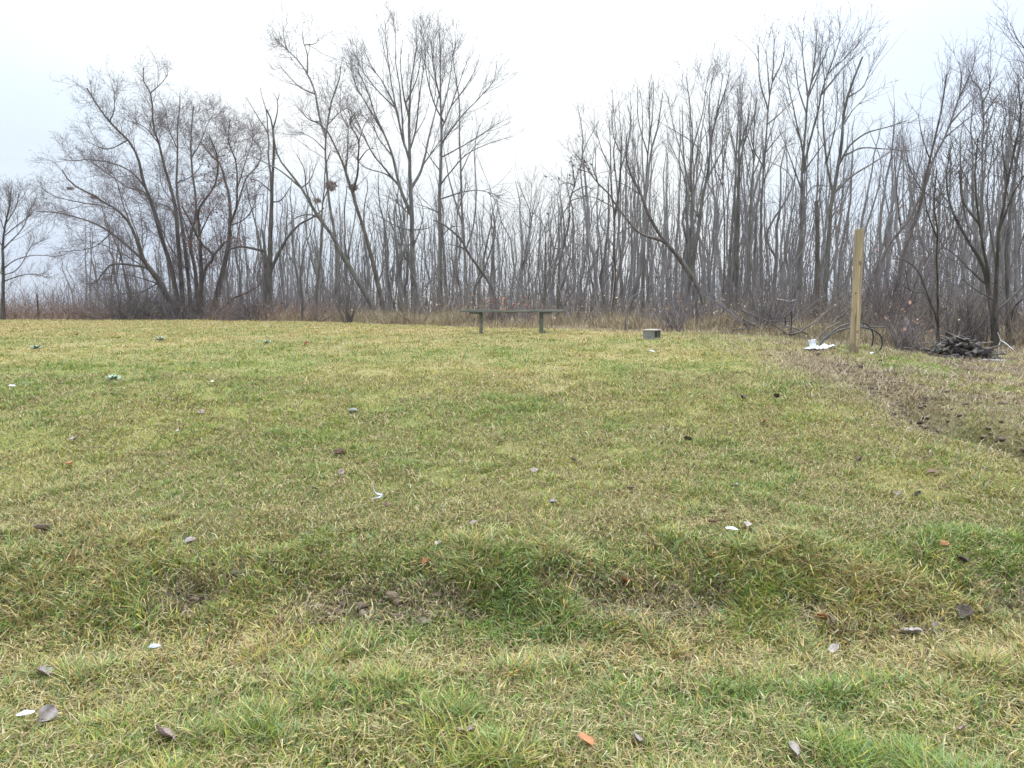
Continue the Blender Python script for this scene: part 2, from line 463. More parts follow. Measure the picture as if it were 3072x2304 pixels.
def build_lawn():
    rr = np.random.default_rng(3)
    Vs, Fq, Ft, Cs, off = [], [], [], [], 0
    # log-distance bands: same number of blades per picture area
    bands = np.geomspace(1.9, 31, 26)
    for k in range(len(bands) - 1):
        y0, y1 = bands[k], bands[k + 1]
        ym = (y0 + y1) / 2
        dens = 19500 * (3.0 / max(ym, 2.6)) ** 1.72
        wd = .78 * y1 + 1.3
        dens *= 1 + .65 * math.exp(-((ym - 6.5) / 2.6) ** 2)
        n = int(dens * (y1 - y0) * 2 * wd)
        y = y0 + (y1 - y0) * rr.random(n); x = (rr.random(n) * 2 - 1) * wd
        # gather into tufts near the road
        if ym < 9:
            nt_ = max(n // 14, 1)
            ty = y0 + (y1 - y0) * rr.random(nt_); tx = (rr.random(nt_) * 2 - 1) * wd
            ti = rr.integers(0, nt_, n)
            sel = rr.random(n) < .6
            sp = .020 + .006 * ym
            x = np.where(sel, tx[ti] + rr.normal(size=n) * sp, x); y = np.where(sel, ty[ti] + rr.normal(size=n) * sp, y)
        u = x / y
        ok = y < edge_d(u) + .3
        cl = fbm(x * 4.5, y * 4.5, 71, 2)
        thin = fbm(x * 2.2 + 5, y * 2.6, 77, 3)
        ok &= rr.random(n) < (.35 + 1.3 * sstep(thin, .28, .52))
        # worn gaps along the bank foot and the furrow
        gap = np.exp(-((y - 3.72) / .15) ** 2) * sstep(fbm(x * 2.4, y * 1.8, 93, 2), .42, .55)
        cx = 4.12 + .16 * np.sin(y * 1.5) + .07 * np.sin(y * 4.3 + 1)
        gap = np.maximum(gap, 1.2 * sstep(y, 4.2, 5.2) * (1 - sstep(y, 6.4, 7.8)) * np.exp(-((x - cx) / .22) ** 2))
        ok &= rr.random(n) > gap * .62
        x, y, cl = x[ok], y[ok], cl[ok]
        n = len(x)
        straw, yel, mulch = lawn_palette(x, y)
        longz = np.exp(-((y - 3.9) / .36) ** 2) * (.35 + .55 * sstep(fbm(x * 1.3 + 2, y * 1.6, 88, 3), .32, .66))   # long uncut grass on the bank
        roadside = 1 - sstep(y, 3.3, 4.6)
        h = (.034 + .036 * roadside + .085 * longz + .032 * sstep(cl, .5, .75) * (1 + roadside)) * (.5 + .85 * rr.random(n))
        h *= 1 + .012 * y
        h *= (1 - .35 * mulch)
        w = (.0026 + .0032 * rr.random(n) ** 1.5) * (ym / 3.0) ** .70 * (1 + .5 * np.maximum(roadside, longz))
        lean = np.abs(rr.normal(size=n)) * .55 + .34 + .2 * longz + .35 * (rr.random(n) < straw * .8)
        g2 = np.exp(-((y - 3.70) / .17) ** 2) * sstep(fbm(x * 2.4, y * 1.8, 93, 2), .40, .55)
        col = pick_cols(straw + .28 * longz * (cl > .45), yel, np.maximum(mulch, g2 * .9), rr)
        h *= 1 - .45 * g2
        V, (q, t), c = blades(x, y, h, w, np.minimum(lean, 1.5), col, rr, fall=longz * .55)
        Vs.append(V); Fq.append(q + off); Ft.append(t + off); Cs.append(c); off += len(V)
        if ym < 9:                                            # flattened dead thatch lying between the tufts
            m = int(n * .20)
            j = rr.integers(0, n, m)
            x2 = x[j] + rr.normal(size=m) * .03; y2 = y[j] + rr.normal(size=m) * .03
            cc = np.where((rr.random(m) < .5)[:, None], (.30, .235, .10), np.where((rr.random(m) < .65)[:, None], (.18, .128, .06), (.36, .31, .165))) * (.7 + .5 * rr.random(m))[:, None]
            V, (q, t), c = blades(x2, y2, (.035 + .05 * rr.random(m)) * (1 + .4 * roadside[j]), w[j] * 1.1, 1.15 + .45 * rr.random(m), cc, rr, zoff=.006, curl=.4)
            Vs.append(V); Fq.append(q + off); Ft.append(t + off); Cs.append(c); off += len(V)
    m = 60000
    y2 = 5 + 9 * rr.random(m); x2 = 3.0 + 7.5 * rr.random(m)
    _, _, mu = lawn_palette(x2, y2)
    ok = (rr.random(m) < .15 + mu) & (y2 < edge_d(x2 / y2) + .8)
    x2, y2 = x2[ok], y2[ok]; m = len(x2)
    cc = np.where((rr.random(m) < .5)[:, None], (.27, .205, .13), np.where((rr.random(m) < .6)[:, None], (.16, .115, .075), (.34, .28, .19))) * (.7 + .6 * rr.random(m))[:, None]
    V, (q, t), c = blades(x2, y2, .05 + .13 * rr.random(m) ** 2, .006 + .006 * rr.random(m), 1.0 + .55 * rr.random(m), cc, rr, zoff=.006, curl=.35)
    Vs.append(V); Fq.append(q + off); Ft.append(t + off); Cs.append(c); off += len(V)
    o = mesh_from('lawn_grass', np.concatenate(Vs), [np.concatenate(Fq), np.concatenate(Ft)], M['tint'], False, cols=np.concatenate(Cs))
    tag(o, 'mown lawn of mixed green, yellow and straw coloured grass', 'grass', kind='stuff')
    print('lawn blades', off // 5)
build_lawn()

def build_clods():
    rr = np.random.default_rng(33)
    import bmesh
    bm = bmesh.new(); bmesh.ops.create_icosphere(bm, subdivisions=2, radius=1)
    bv = np.array([v.co[:] for v in bm.verts]); bf = np.array([[v.index for v in f.verts] for f in bm.faces]); bm.free()
    n = 900
    y = 4.6 + 5.5 * rr.random(n); cx = 4.12 + .16 * np.sin(y * 1.5) + .07 * np.sin(y * 4.3 + 1)
    x = cx + rr.normal(size=n) * .22
    k = rr.random(n) < .25
    x = np.where(k, 3.6 + 5 * rr.random(n), x); y = np.where(k, 6.5 + 5.5 * rr.random(n), y)
    m2 = 420
    xb = -4 + 8 * rr.random(m2); yb = 3.70 + rr.normal(size=m2) * .10
    gb = fbm(xb * 2.4, yb * 1.8, 93, 2) > .48
    x = np.concatenate([x, xb[gb]]); y = np.concatenate([y, yb[gb]]); n = len(x)
    s = .008 + .026 * rr.random(n) ** 2.2
    z = ground_z(x, y)
    V = bv[None] * (1 + .22 * rr.normal(size=(n, len(bv), 1))) * s[:, None, None] * np.array([1.2, 1.0, .7])
    V = V + np.stack([x, y, z + s * .25], 1)[:, None]
    F = bf[None] + (np.arange(n) * len(bv))[:, None, None]
    c = (np.array([.06, .045, .032]) + np.array([.08, .06, .04]) * rr.random((n, 1)))
    o = mesh_from('soil_clods', V.reshape(-1, 3), F.reshape(-1, 3), M['stem'], True, cols=np.repeat(c, len(bv), axis=0))
    tag(o, 'crumbs of dark soil in the rut and along the bank', 'soil', kind='stuff')
build_clods()

def build_dry_grass():
    rr = np.random.default_rng(5)
    xs, ys, hs = [], [], []
    n = 90000
    u = -.85 + 1.7 * rr.random(n)
    e = edge_d(u)
    d = e + np.abs(rr.normal(size=n)) * (1.0 + .05 * e) - .1 + 2.5 * (rr.random(n) < .25) * rr.random(n)
    x = u * d
    patch = fbm(x * .8, d * .8, 15, 2)
    dens = np.interp(u, [-.8, -.45, -.3, -.12, 0, .3, .4, .5, .56, .8], [.16, .14, .35, .7, 1, 1, .75, .9, .3, .5])
    ok = rr.random(n) < dens * (.12 + 1.0 * sstep(patch, .36, .58))
    x, d, u, patch = x[ok], d[ok], u[ok], patch[ok]
    n = len(x)
    rise = sstep(d, edge_d(u) - .1, edge_d(u) + .9)
    h = (.08 + .55 * rise * np.maximum(patch - .12, .1)) * (.4 + 1.0 * rr.random(n))
    w = .006 + .007 * rr.random(n)
    col = np.where((rr.random(n) < .5)[:, None], (.27, .21, .12), np.where((rr.random(n) < .5)[:, None], (.18, .135, .08), (.33, .27, .17))) * (.7 + .5 * rr.random(n))[:, None]
    V, F, c = blades(x, d, h, w, np.abs(rr.normal(size=n)) * .35 + .12, col, rr)
    o = mesh_from('tall_dry_grass', V, F, M['dead'], False, cols=c)
    tag(o, 'tall dry tan grass along the far edge of the lawn', 'dry grass', kind='stuff')
build_dry_grass()

def leaf_quads(P, size, rr):
    n = len(P)
    a = norm(rr.normal(size=(n, 3))); b = norm(np.cross(a, rr.normal(size=(n, 3))))
    s = (size * (.6 + .8 * rr.random(n)))[:, None]
    V = np.stack([P - a * s, P + b * s * .55, P + a * s, P - b * s * .55], 1).reshape(-1, 3)
    F = (np.arange(n) * 4)[:, None] + np.arange(4)[None]
    return V, F

def build_undergrowth():
    rr = np.random.default_rng(9)
    parts, cols = [], []
    def add(n, u0, u1, d0, d1, h0, h1, c0, c1, r0, r1, leaf=0.0, dens=None, lcol=(.24, .16, .10), side=2.2):
        u = u0 + (u1 - u0) * rr.random(n)
        e = edge_d(u)
        d = e + d0 + (d1 - d0) * rr.random(n) ** 1.3
        x = u * d
        cl = fbm(x * .45, d * .45, 25, 3)
        ok = rr.random(n) < .25 + 1.2 * sstep(cl, .35, .6)
        x, d, cl, u = x[ok], d[ok], cl[ok], u[ok]; m = len(x)
        h = (h0 + (h1 - h0) * rr.random(m)) * (.5 + cl)
        z = ground_z(x, d) - .05
        P = np.zeros((m, 4, 3)); P[:, 0] = np.stack([x, d, z], 1)
        dr = norm(np.stack([rr.normal(size=m) * .4, rr.normal(size=m) * .4, np.ones(m)], 1))
        for k in range(1, 4):
            dr = norm(dr + .28 * rr.normal(size=(m, 3)) * np.array([1, 1, .4]))
            P[:, k] = P[:, k - 1] + dr * (h / 3)[:, None]
        R = (r0 + (r1 - r0) * rr.random(m))[:, None] * np.linspace(1, .45, 4)[None]
        base = np.array(c0) + (np.array(c1) - np.array(c0)) * rr.random((m, 1))
        V, F = tubes(P, R, 3); parts.append((V, F)); cols.append(np.repeat(base, 12, axis=0))
        Q, RQ = sprout(P, R, side, .2, .55 * h1, 4, .6, .06, .16, rr, .25, 1, rfac=.005, rmin=r0 * .5)
        if len(Q):
            V, F = tubes(Q, RQ, 3); parts.append((V, F))
            cols.append(np.repeat(np.array(c0) + (np.array(c1) - np.array(c0)) * rr.random((len(Q), 1)), 12, axis=0))
        if leaf and len(Q):
            sel = rr.random(len(Q)) < leaf
            V, F = leaf_quads(Q[sel, 3] + rr.normal(size=(sel.sum(), 3)) * .03, .028, rr)
            parts.append((V, F)); cols.append(np.repeat(np.array(lcol) * (.6 + .8 * rr.random((sel.sum(), 1))), 4, axis=0))
    # left: reddish brown thicket of weeds
    add(5200, -.86, -.22, .2, 9, .3, .95, (.11, .07, .052), (.22, .15, .115), .004, .009, .35, lcol=(.26, .18, .12))
    # middle and right: purple brown brush
    add(3400, -.24, .85, .8, 9, .3, 1.0, (.10, .074, .056), (.20, .155, .115), .004, .009, .3, lcol=(.30, .22, .14))
    add(1000, .3, .9, .8, 8, .6, 1.5, (.08, .063, .052), (.16, .128, .105), .005, .010, .06)
    # grey saplings and brush through the wood
    add(1900, -.42, .9, 4, 40, 1.2, 4.6, (.085, .075, .068), (.18, .158, .145), .007, .014, .0, side=1.3)
    # low brush on the far side of the open ground to the left
    add(4200, -1.0, -.2, 18, 75, 1.6, 3.2, (.11, .09, .085), (.19, .155, .15), .008, .018, .12, side=1.8)
    add(3800, -.3, 1.0, 30, 80, 1.6, 3.6, (.10, .086, .08), (.18, .155, .145), .010, .020, .1, side=1.6)
    V, F = merge(parts)
    o = mesh_from('undergrowth', V, F, M['stem'], False, cols=np.concatenate(cols))
    tag(o, 'tangled brown leafless undergrowth filling the edge of the wood', 'undergrowth', kind='stuff')
build_undergrowth()

# ------------------------------------------------------------------ trees
# limbs are traced on four crops of the photograph and given a distance and a depth of their own
CROPS = dict(a=(0, 100, 800 / 1475.), b=(700, 50, 800 / 1397.), c=(1400, 200, 900 / 1757.), d=(2200, 50, 872 / 1352.))
STY = dict(
    ash=dict(l1=(3.2, .4, 1.5, .46, .13, .08), l2=(5.0, .25, .8, .52, .08, .11), l3=(5.5, .12, .40, .65, .04, .15)),
    vase=dict(l1=(3.4, .5, 2.3, .40, .10, .07), l2=(4.6, .25, .9, .5, .08, .11), l3=(5.5, .12, .40, .65, .04, .15)),
    willow=dict(l1=(4.4, .5, 2.0, .75, .06, .14), l2=(6.5, .25, .95, .75, .05, .18), l3=(7.5, .12, .42, .8, .04, .2)),
    sparse=dict(l1=(1.8, .3, 1.4, .65, .10, .14), l2=(3.6, .2, .6, .7, .05, .15), l3=(3, .1, .3, .7, .03, .15)),
    snag=dict(l1=(2.2, .3, 1.2, .8, .05, .16), l2=(1.8, .2, .6, .8, .04, .2), l3=(2, .1, .25, .8, .03, .2)),
    none=dict(l1=(.35, .2, .7, .8, .05, .16), l2=(1.2, .1, .3, .8, .04, .2), l3=(0.5, .1, .25, .8, .03, .2)),
)
def tree(label, crop, d, limbs, style='ash', seed=1, roots=1, clear=.25, bark='bark', twig='twig', dscale=1.0, name='bare_tree', cat='bare tree', group=None, spread=.5, snagtop=False):
    rr = np.random.default_rng(seed * 131 + 5)
    ox, oy, sc = CROPS[crop]
    ppm = FPX / d
    done = []                       # (px points, world points, radii)
    P0, R0 = [], []
    K = 22
    base = None
    for li, (w0, w1, pts) in enumerate(limbs):
        px = np.array([(ox + p[0] * sc, oy + p[1] * sc) for p in pts], float)
        cum = np.concatenate([[0], np.cumsum(np.linalg.norm(np.diff(px, axis=0), axis=1))]) / ppm
        if li < roots:
            d0 = d + (rr.random() - .5) * .5 * (1 if roots > 1 else 0)
            slope = (rr.random() - .5) * .25 if roots == 1 else (rr.random() - .5) * spread * 1.2
        else:
            bp, bw = None, 1e9
            for (qx, qw, qr) in done:
                dd = np.linalg.norm(qx - px[0], axis=1); k = int(np.argmin(dd))
                if dd[k] < bw:
                    bw = dd[k]; bp = qw[k]; brad = qr[k]
            d0 = bp[1]
            slope = (rr.random() - .5) * 2 * spread
        wp = np.array([at(p[0], p[1], d0 + slope * c) for p, c in zip(px, cum)])
        if li < roots:
            g = float(ground_z(wp[0, 0], wp[0, 1]))
            if wp[0, 2] > g - .05:
                wp = np.vstack([[wp[0, 0] + (wp[0, 0] - wp[1, 0]) * .1, wp[0, 1], g - .12], wp])
                px = np.vstack([px[:1], px])
            else:
                wp[0, 2] = min(wp[0, 2], g - .1)
            if base is None:
                base = np.array([wp[0, 0], wp[0, 1], g])
        else:
            wp[0] = bp
        q = resample(wp, K)
        ln = np.linalg.norm(np.diff(q, axis=0), axis=1).sum()
        wig = rr.normal(size=(K, 3)) * .012 * min(ln, 5) / 5
        wig[0] = 0
        q = q + np.cumsum(wig, 0) * .6
        pq = resample(px, K)
        s = np.linspace(0, 1, K)
        wa, wb = w0 * sc / ppm / 2 * .88, w1 * sc / ppm / 2 * .8
        r = wa + (wb - wa) * s ** .85
        if li < roots:
            hgt = q[:, 2] - base[2]
            r = r * (1 + .55 * np.exp(-np.maximum(hgt, 0) / .22))
        else:
            r[0] = min(r[0] * 1.15, max(brad * 1.0, r[0] * .8))
        r = r * (1 + .06 * rr.normal(size=K))
        r = np.maximum(r, .006)
        if snagtop and li == 1:
            r[-1] = .01
        P0.append(q); R0.append(r); done.append((pq, q, r))
    P0 = np.array(P0); R0 = np.array(R0)
    zclear = base[2] + clear * (P0[:, :, 2].max() - base[2])
    st = STY[style]
    a = st['l1']; P1, R1 = sprout(P0, R0, a[0] * dscale, a[1], a[2], 7, a[3], a[4], a[5], rr, .15, 1, zmin=zclear, rfac=.0062, rmin=.0050)
    burst = {'willow': (9, .85, 1.3), 'ash': (5, .38, 1.2), 'vase': (6, .35, 1.7), 'sparse': (3, .6, .9)}.get(style)
    if burst:                                   # every limb breaks up into a spray at its end
        tips = P0[:, -7:]; tr_ = R0[:, -7:]
        tl = np.linalg.norm(np.diff(tips, axis=1), axis=2).sum(1).mean()
        Pb, Rb = sprout(tips, tr_, burst[0] / max(tl, .2), .45, burst[2], 7, burst[1], .08, .12, rr, .0, 1, rfac=.006, rmin=.0048)
        P1 = np.concatenate([P1, Pb]); R1 = np.concatenate([R1, Rb])
    # leaders continue each traced limb to a fine end
    a = st['l2']; P2, R2 = sprout(np.concatenate([P1]), R1, a[0] * dscale, a[1], a[2], 5, a[3], a[4], a[5], rr, .15, 1, rfac=.0056, rmin=.0040)
    P2b, R2b = sprout(P0, R0, 2.6 * dscale, .25, .8, 5, .75, .08, .13, rr, .35, 1, zmin=zclear, rfac=.0056, rmin=.0042, keep=.05)
    P2 = np.concatenate([P2, P2b]); R2 = np.concatenate([R2, R2b])
    a = st['l3']; P3, R3 = sprout(P2, R2, a[0] * dscale, a[1], a[2], 3, a[3], a[4], a[5], rr, .1, 1, rfac=.005, rmin=.0034)
    root = thing(name, label, cat, base, group=group)
    V, F = tubes(P0 - base, R0, 8)
    mesh_from('trunk', V, F, M[bark], True, parent=root)
    pts = [tubes(p - base, r, s) for p, r, s in ((P1, R1, 4), (P2, R2, 3), (P3, R3, 3)) if len(p)]
    V, F = merge(pts)
    mesh_from('crown', V, F, M[twig], False, parent=root)
    root['_n'] = 1; del root['_n']
    return root, base, P1, P2, P3, done

# --- crop a
tree('small bare tree with drooping side branches at the left edge of the photo', 'a', 30, [
    (26, 6, [(15, 1590), (20, 1380), (18, 1180), (30, 1040), (55, 950), (60, 880)]),
    (9, 3, [(20, 1380), (110, 1340), (190, 1330), (260, 1345)]), (8, 3, [(20, 1300), (90, 1250), (200, 1225), (320, 1235)]),
    (9, 3, [(20, 1200), (80, 1130), (130, 1070), (170, 990)]), (8, 3, [(25, 1120), (110, 1050), (180, 1000)]),
    (8, 3, [(18, 1180), (-60, 1080), (-120, 980)]), (8, 3, [(20, 1330), (-80, 1260), (-180, 1240)]), (8, 3, [(25, 1100), (-10, 980), (-15, 890)]),
    (7, 3, [(20, 1350), (100, 1300), (170, 1180), (210, 1150)]), (7, 3, [(30, 1040), (90, 960), (105, 880)])],
    'ash', 1, clear=.06, bark='bark_dark', twig='twig', spread=.8, dscale=1.5)
will, wb, w1, w2, w3, wd = tree('huge multi-stemmed willow with a broad hazy crown of fine twigs', 'a', 30, [
    (32, 9, [(1000, 1590), (960, 1330), (900, 1130), (840, 930), (795, 820), (770, 710), (720, 600), (650, 530), (615, 495), (540, 400), (500, 330), (480, 300)]),
    (34, 6, [(1015, 1590), (1000, 1320), (985, 1150), (970, 950), (920, 760), (880, 600), (850, 500), (843, 340), (800, 250), (800, 180)]),
    (30, 6, [(1060, 1590), (1040, 1300), (1010, 1050), (980, 850), (985, 650), (985, 520), (1000, 400), (1000, 340)]),
    (30, 6, [(1100, 1590), (1080, 1330), (1050, 1150), (1085, 1000), (1075, 850), (1060, 700), (1060, 550), (1070, 400)]),
    (30, 6, [(1110, 1590), (1112, 1300), (1100, 1100), (1095, 980), (1150, 900), (1190, 830), (1200, 700), (1150, 560)]),
    (44, 8, [(1170, 1590), (1230, 1330), (1262, 1180), (1270, 1080), (1270, 930), (1240, 800), (1215, 720), (1150, 660), (1110, 600)]),
    (26, 12, [(1085, 1590), (1130, 1320), (1180, 1240), (1110, 1170), (1060, 1070), (1040, 1030), (1000, 960)]),
    (32, 7, [(1000, 1590), (880, 1380), (800, 1260), (730, 1080), (650, 990), (560, 940), (520, 910), (400, 850), (340, 770)]),
    (30, 6, [(980, 1590), (900, 1390), (820, 1280), (650, 1130), (520, 1050), (400, 1010), (280, 985), (200, 985)]),
    (28, 7, [(990, 1590), (850, 1330), (760, 1290), (620, 1290), (540, 1380), (480, 1390)]),
    (16, 5, [(760, 1560), (700, 1370), (660, 1210), (600, 1070), (560, 950)]),
    (22, 6, [(1160, 1590), (1280, 1470), (1350, 1440), (1420, 1400), (1450, 1360)]),
    (8, 3, [(615, 495), (628, 430), (630, 350), (620, 290)]), (8, 3, [(843, 340), (890, 280), (930, 230)]),
    (12, 4, [(795, 820), (720, 760), (620, 715), (500, 695), (420, 700), (320, 690)]),
    (12, 4, [(850, 940), (800, 880), (700, 850), (600, 780), (520, 720)]), (12, 4, [(985, 1010), (930, 960), (840, 940)]),
    (16, 5, [(1270, 1080), (1305, 970), (1310, 840), (1300, 700), (1260, 600), (1270, 480)]),
    (16, 5, [(1280, 1100), (1320, 920), (1360, 800), (1420, 730), (1440, 650), (1380, 560)]),
    (10, 4, [(1275, 1080), (1350, 1030), (1400, 960), (1420, 890)]), (18, 7, [(1180, 1240), (1240, 1160), (1300, 1125)]),
    (10, 3, [(730, 1080), (680, 940), (640, 800), (560, 720)]), (10, 3, [(650, 1130), (520, 1180), (400, 1200), (330, 1200)]),
    (10, 3, [(900, 1390), (760, 1350), (640, 1330), (560, 1330)]), (12, 3, [(820, 1280), (760, 1120), (700, 960), (660, 860)]), (10, 3, [(850, 1330), (700, 1230), (560, 1170), (430, 1140)]),
    (10, 3, [(900, 1130), (860, 980), (780, 900), (730, 790)]), (10, 3, [(1050, 1150), (1000, 1000), (900, 860), (880, 760)]), (9, 3, [(880, 1380), (780, 1430), (680, 1440), (600, 1470)]), (10, 3, [(1100, 1100), (1160, 1000), (1210, 930)]), (9, 3, [(1040, 1300), (940, 1180), (880, 1040)]), (9, 3, [(880, 600), (800, 520), (720, 490)]),
    (9, 3, [(970, 850), (1060, 790), (1120, 720)]), (9, 3, [(560, 940), (420, 930), (300, 900), (240, 860)]),
    (9, 3, [(1060, 700), (1110, 600), (1160, 480), (1200, 430)]), (9, 3, [(1310, 840), (1360, 700), (1400, 560), (1380, 480)]),
    (9, 3, [(985, 650), (930, 520), (920, 430)]), (9, 3, [(700, 600), (600, 640), (480, 600)])],
    'willow', 2, roots=12, clear=.10, bark='bark_brown', twig='twig_red', dscale=1.4, spread=.7, name='willow_tree', cat='willow')
# a few russet leaves still held in the middle of the willow
rr = np.random.default_rng(77)
sel = [p for p in w2[:, 2] if -12.4 < p[0] < -11.0 + 1.5 and 3.0 < p[2] < 7.5]
sel = np.array(sel)[rr.random(len(sel)) < .35]
V, F = leaf_quads(sel - wb, .05, rr)
mesh_from('dead_leaves', V, F, M['dead'], cols=np.repeat(np.array([.22, .10, .06]) * (.6 + .8 * rr.random((len(sel), 1))), 4, axis=0), parent=will)
# --- crop b
tree('dead snag with a broken stub and bare forked top right of the willow', 'b', 29, [
    (44, 9, [(195, 1610), (188, 1400), (192, 1250), (202, 1050), (205, 880), (215, 700), (210, 560), (180, 480)]),
    (36, 13, [(165, 1610), (170, 1350), (165, 1230), (152, 1125), (150, 1112)]),
    (15, 3, [(205, 880), (185, 750), (180, 620), (130, 530), (100, 480), (60, 420)]), (9, 3, [(180, 620), (175, 500), (150, 400), (148, 370)]),
    (10, 3, [(213, 600), (230, 500), (228, 440), (205, 400)]), (6, 3, [(228, 440), (238, 420), (240, 395)]),
    (24, 8, [(200, 1330), (260, 1190), (340, 1090), (420, 1045), (470, 1000)]), (18, 7, [(165, 1240), (80, 1210), (20, 1205), (-60, 1230)]),
    (10, 4, [(204, 980), (250, 960), (300, 890)]), (9, 4, [(204, 900), (130, 860), (80, 850)])],
    'snag', 3, roots=2, clear=.3, bark='bark_dark', twig='twig', snagtop=True)
tree('long crooked trunk leaning steeply to the left across its neighbours', 'b', 26, [
    (40, 7, [(775, 1600), (720, 1500), (640, 1370), (560, 1240), (520, 1160), (470, 1090), (410, 1000), (350, 900), (290, 820), (230, 740), (210, 660), (200, 600)]),
    (12, 4, [(330, 880), (240, 800), (130, 745), (60, 700)]), (12, 4, [(410, 1000), (380, 900), (370, 800), (330, 720)]), (10, 4, [(470, 1090), (420, 1040), (330, 1050), (270, 1110)]),
    (9, 4, [(350, 900), (400, 860), (430, 780)])],
    'ash', 4, clear=.4, bark='bark', twig='twig_red', dscale=.8)
tree('tall slim tree with a crown bending far to the upper left', 'b', 27, [
    (28, 6, [(562, 1605), (552, 1400), (540, 1200), (512, 1020), (497, 900), (485, 700), (495, 560), (520, 430), (560, 330), (570, 250)]),
    (18, 4, [(485, 650), (455, 540), (430, 400), (400, 320), (350, 240), (280, 170), (220, 120)]), (10, 4, [(400, 320), (390, 200), (370, 130), (365, 70)]),
    (9, 3, [(440, 410), (350, 370), (290, 310), (240, 250)]), (9, 3, [(495, 560), (560, 500), (600, 480)]), (9, 3, [(460, 560), (400, 540), (340, 480)]),
    (8, 3, [(485, 680), (420, 640), (350, 600)]), (8, 3, [(280, 170), (265, 110), (262, 50)]), (8, 3, [(375, 160), (430, 140), (450, 110)])],
    'willow', 5, clear=.5, bark='bark', twig='twig_red', dscale=.85)
tree('leaning tree with a crooked elbow branch and a nest in its fork', 'b', 25.5, [
    (36, 7, [(795, 1595), (775, 1470), (730, 1280), (690, 1140), (640, 980), (610, 890), (570, 770), (520, 660), (495, 610), (450, 560), (400, 540)]),
    (15, 5, [(615, 890), (650, 830), (655, 740), (655, 650), (610, 560), (640, 500)]), (12, 4, [(580, 790), (600, 700), (605, 580), (640, 520)]),
    (9, 3, [(655, 740), (700, 700), (740, 690)]), (9, 3, [(605, 580), (560, 500), (560, 430)]), (8, 3, [(660, 640), (690, 560), (720, 530)])],
    'willow', 6, clear=.42, bark='bark_brown', twig='twig_red', dscale=.85)
tree('pale straight trunk rising between the snag and the leaning trees', 'b', 24.5, [
    (20, 6, [(430, 1625), (440, 1400), (460, 1150), (465, 1010), (482, 890), (480, 800), (510, 700)]), (10, 4, [(462, 1040), (430, 960), (400, 880), (400, 780)]),
    (8, 3, [(470, 950), (500, 900), (560, 850)])], 'sparse', 7, clear=.5, bark='bark', twig='twig')
tree('thin dark crooked sapling beside the pale straight trunk', 'b', 24.5, [
    (9, 4, [(362, 1622), (360, 1450), (355, 1320), (400, 1150), (415, 1050), (400, 950)]), (5, 3, [(358, 1330), (320, 1250), (330, 1150)])], 'sparse', 8, clear=.3, bark='bark_dark', twig='twig_dark')
tree('tallest vase-shaped tree with many long rising limbs left of the bench', 'b', 26.5, [
    (44, 5, [(955, 1600), (945, 1350), (940, 1150), (935, 980), (926, 850), (925, 730), (920, 600), (925, 430), (940, 300), (960, 170), (965, 90)]),
    (22, 4, [(918, 1020), (870, 890), (830, 730), (790, 630), (700, 480), (640, 380), (600, 270)]), (14, 3, [(868, 880), (790, 790), (720, 700), (660, 560), (610, 480)]),
    (10, 3, [(850, 850), (790, 820), (690, 790), (620, 720)]), (16, 3, [(922, 750), (880, 620), (850, 480), (790, 350), (720, 240), (685, 150)]),
    (12, 3, [(880, 600), (835, 400), (812, 250), (800, 130), (800, 50)]), (18, 3, [(938, 930), (985, 790), (1030, 600), (1060, 480), (1090, 350), (1110, 220)]),
    (14, 3, [(928, 720), (955, 600), (980, 400), (1000, 250), (1015, 120)]), (13, 3, [(905, 660), (872, 400), (852, 250), (848, 80)]),
    (12, 3, [(922, 560), (895, 400), (880, 250), (890, 120)]), (12, 3, [(790, 630), (740, 500), (700, 380), (640, 250)]), (10, 3, [(985, 790), (1060, 680), (1120, 600)]),
    (10, 3, [(938, 1140), (860, 1100), (750, 1040)]), (9, 3, [(945, 1160), (1010, 1110), (1060, 1090)]), (9, 3, [(938, 1230), (890, 1200), (850, 1170)]),
    (9, 3, [(830, 730), (760, 640), (720, 560), (640, 500)]), (10, 3, [(930, 480), (960, 330), (985, 180), (980, 70)]), (10, 3, [(850, 480), (770, 400), (690, 300), (640, 200)]),
    (8, 3, [(935, 1000), (840, 960), (770, 930)])],
    'vase', 9, clear=.3, bark='bark', twig='twig', spread=.6, dscale=1.05)
tree('straight mossy tree with long horizontal limbs just left of the bench', 'b', 25, [
    (34, 5, [(1085, 1610), (1080, 1350), (1085, 1150), (1083, 950), (1090, 750), (1090, 560), (1085, 400), (1088, 250), (1085, 80)]),
    (26, 12, [(1120, 1610), (1112, 1400), (1100, 1200), (1090, 1090)]),
    (11, 3, [(1090, 600), (1140, 470), (1190, 330), (1230, 220)]), (11, 3, [(1090, 560), (1050, 450), (1010, 300), (1000, 120)]),
    (11, 3, [(1092, 900), (1130, 820), (1220, 720), (1340, 660), (1400, 640)]), (10, 3, [(1092, 680), (1200, 520), (1290, 430), (1370, 340)]),
    (10, 3, [(1090, 990), (1200, 920), (1290, 910), (1400, 940)]), (10, 3, [(1088, 500), (1130, 360), (1150, 240), (1170, 140)]), (9, 3, [(1086, 420), (1050, 280), (1040, 130)]),
    (9, 3, [(1088, 800), (1030, 740), (990, 660)]), (9, 3, [(1085, 1040), (1020, 1000), (960, 980)]), (9, 3, [(1090, 760), (1180, 690), (1300, 620), (1390, 560)]),
    (8, 3, [(1085, 1150), (1150, 1100), (1230, 1110)]), (8, 3, [(1140, 470), (1230, 350), (1270, 280)])],
    'vase', 10, roots=2, clear=.3, bark='bark', twig='twig', spread=.6, dscale=.95)
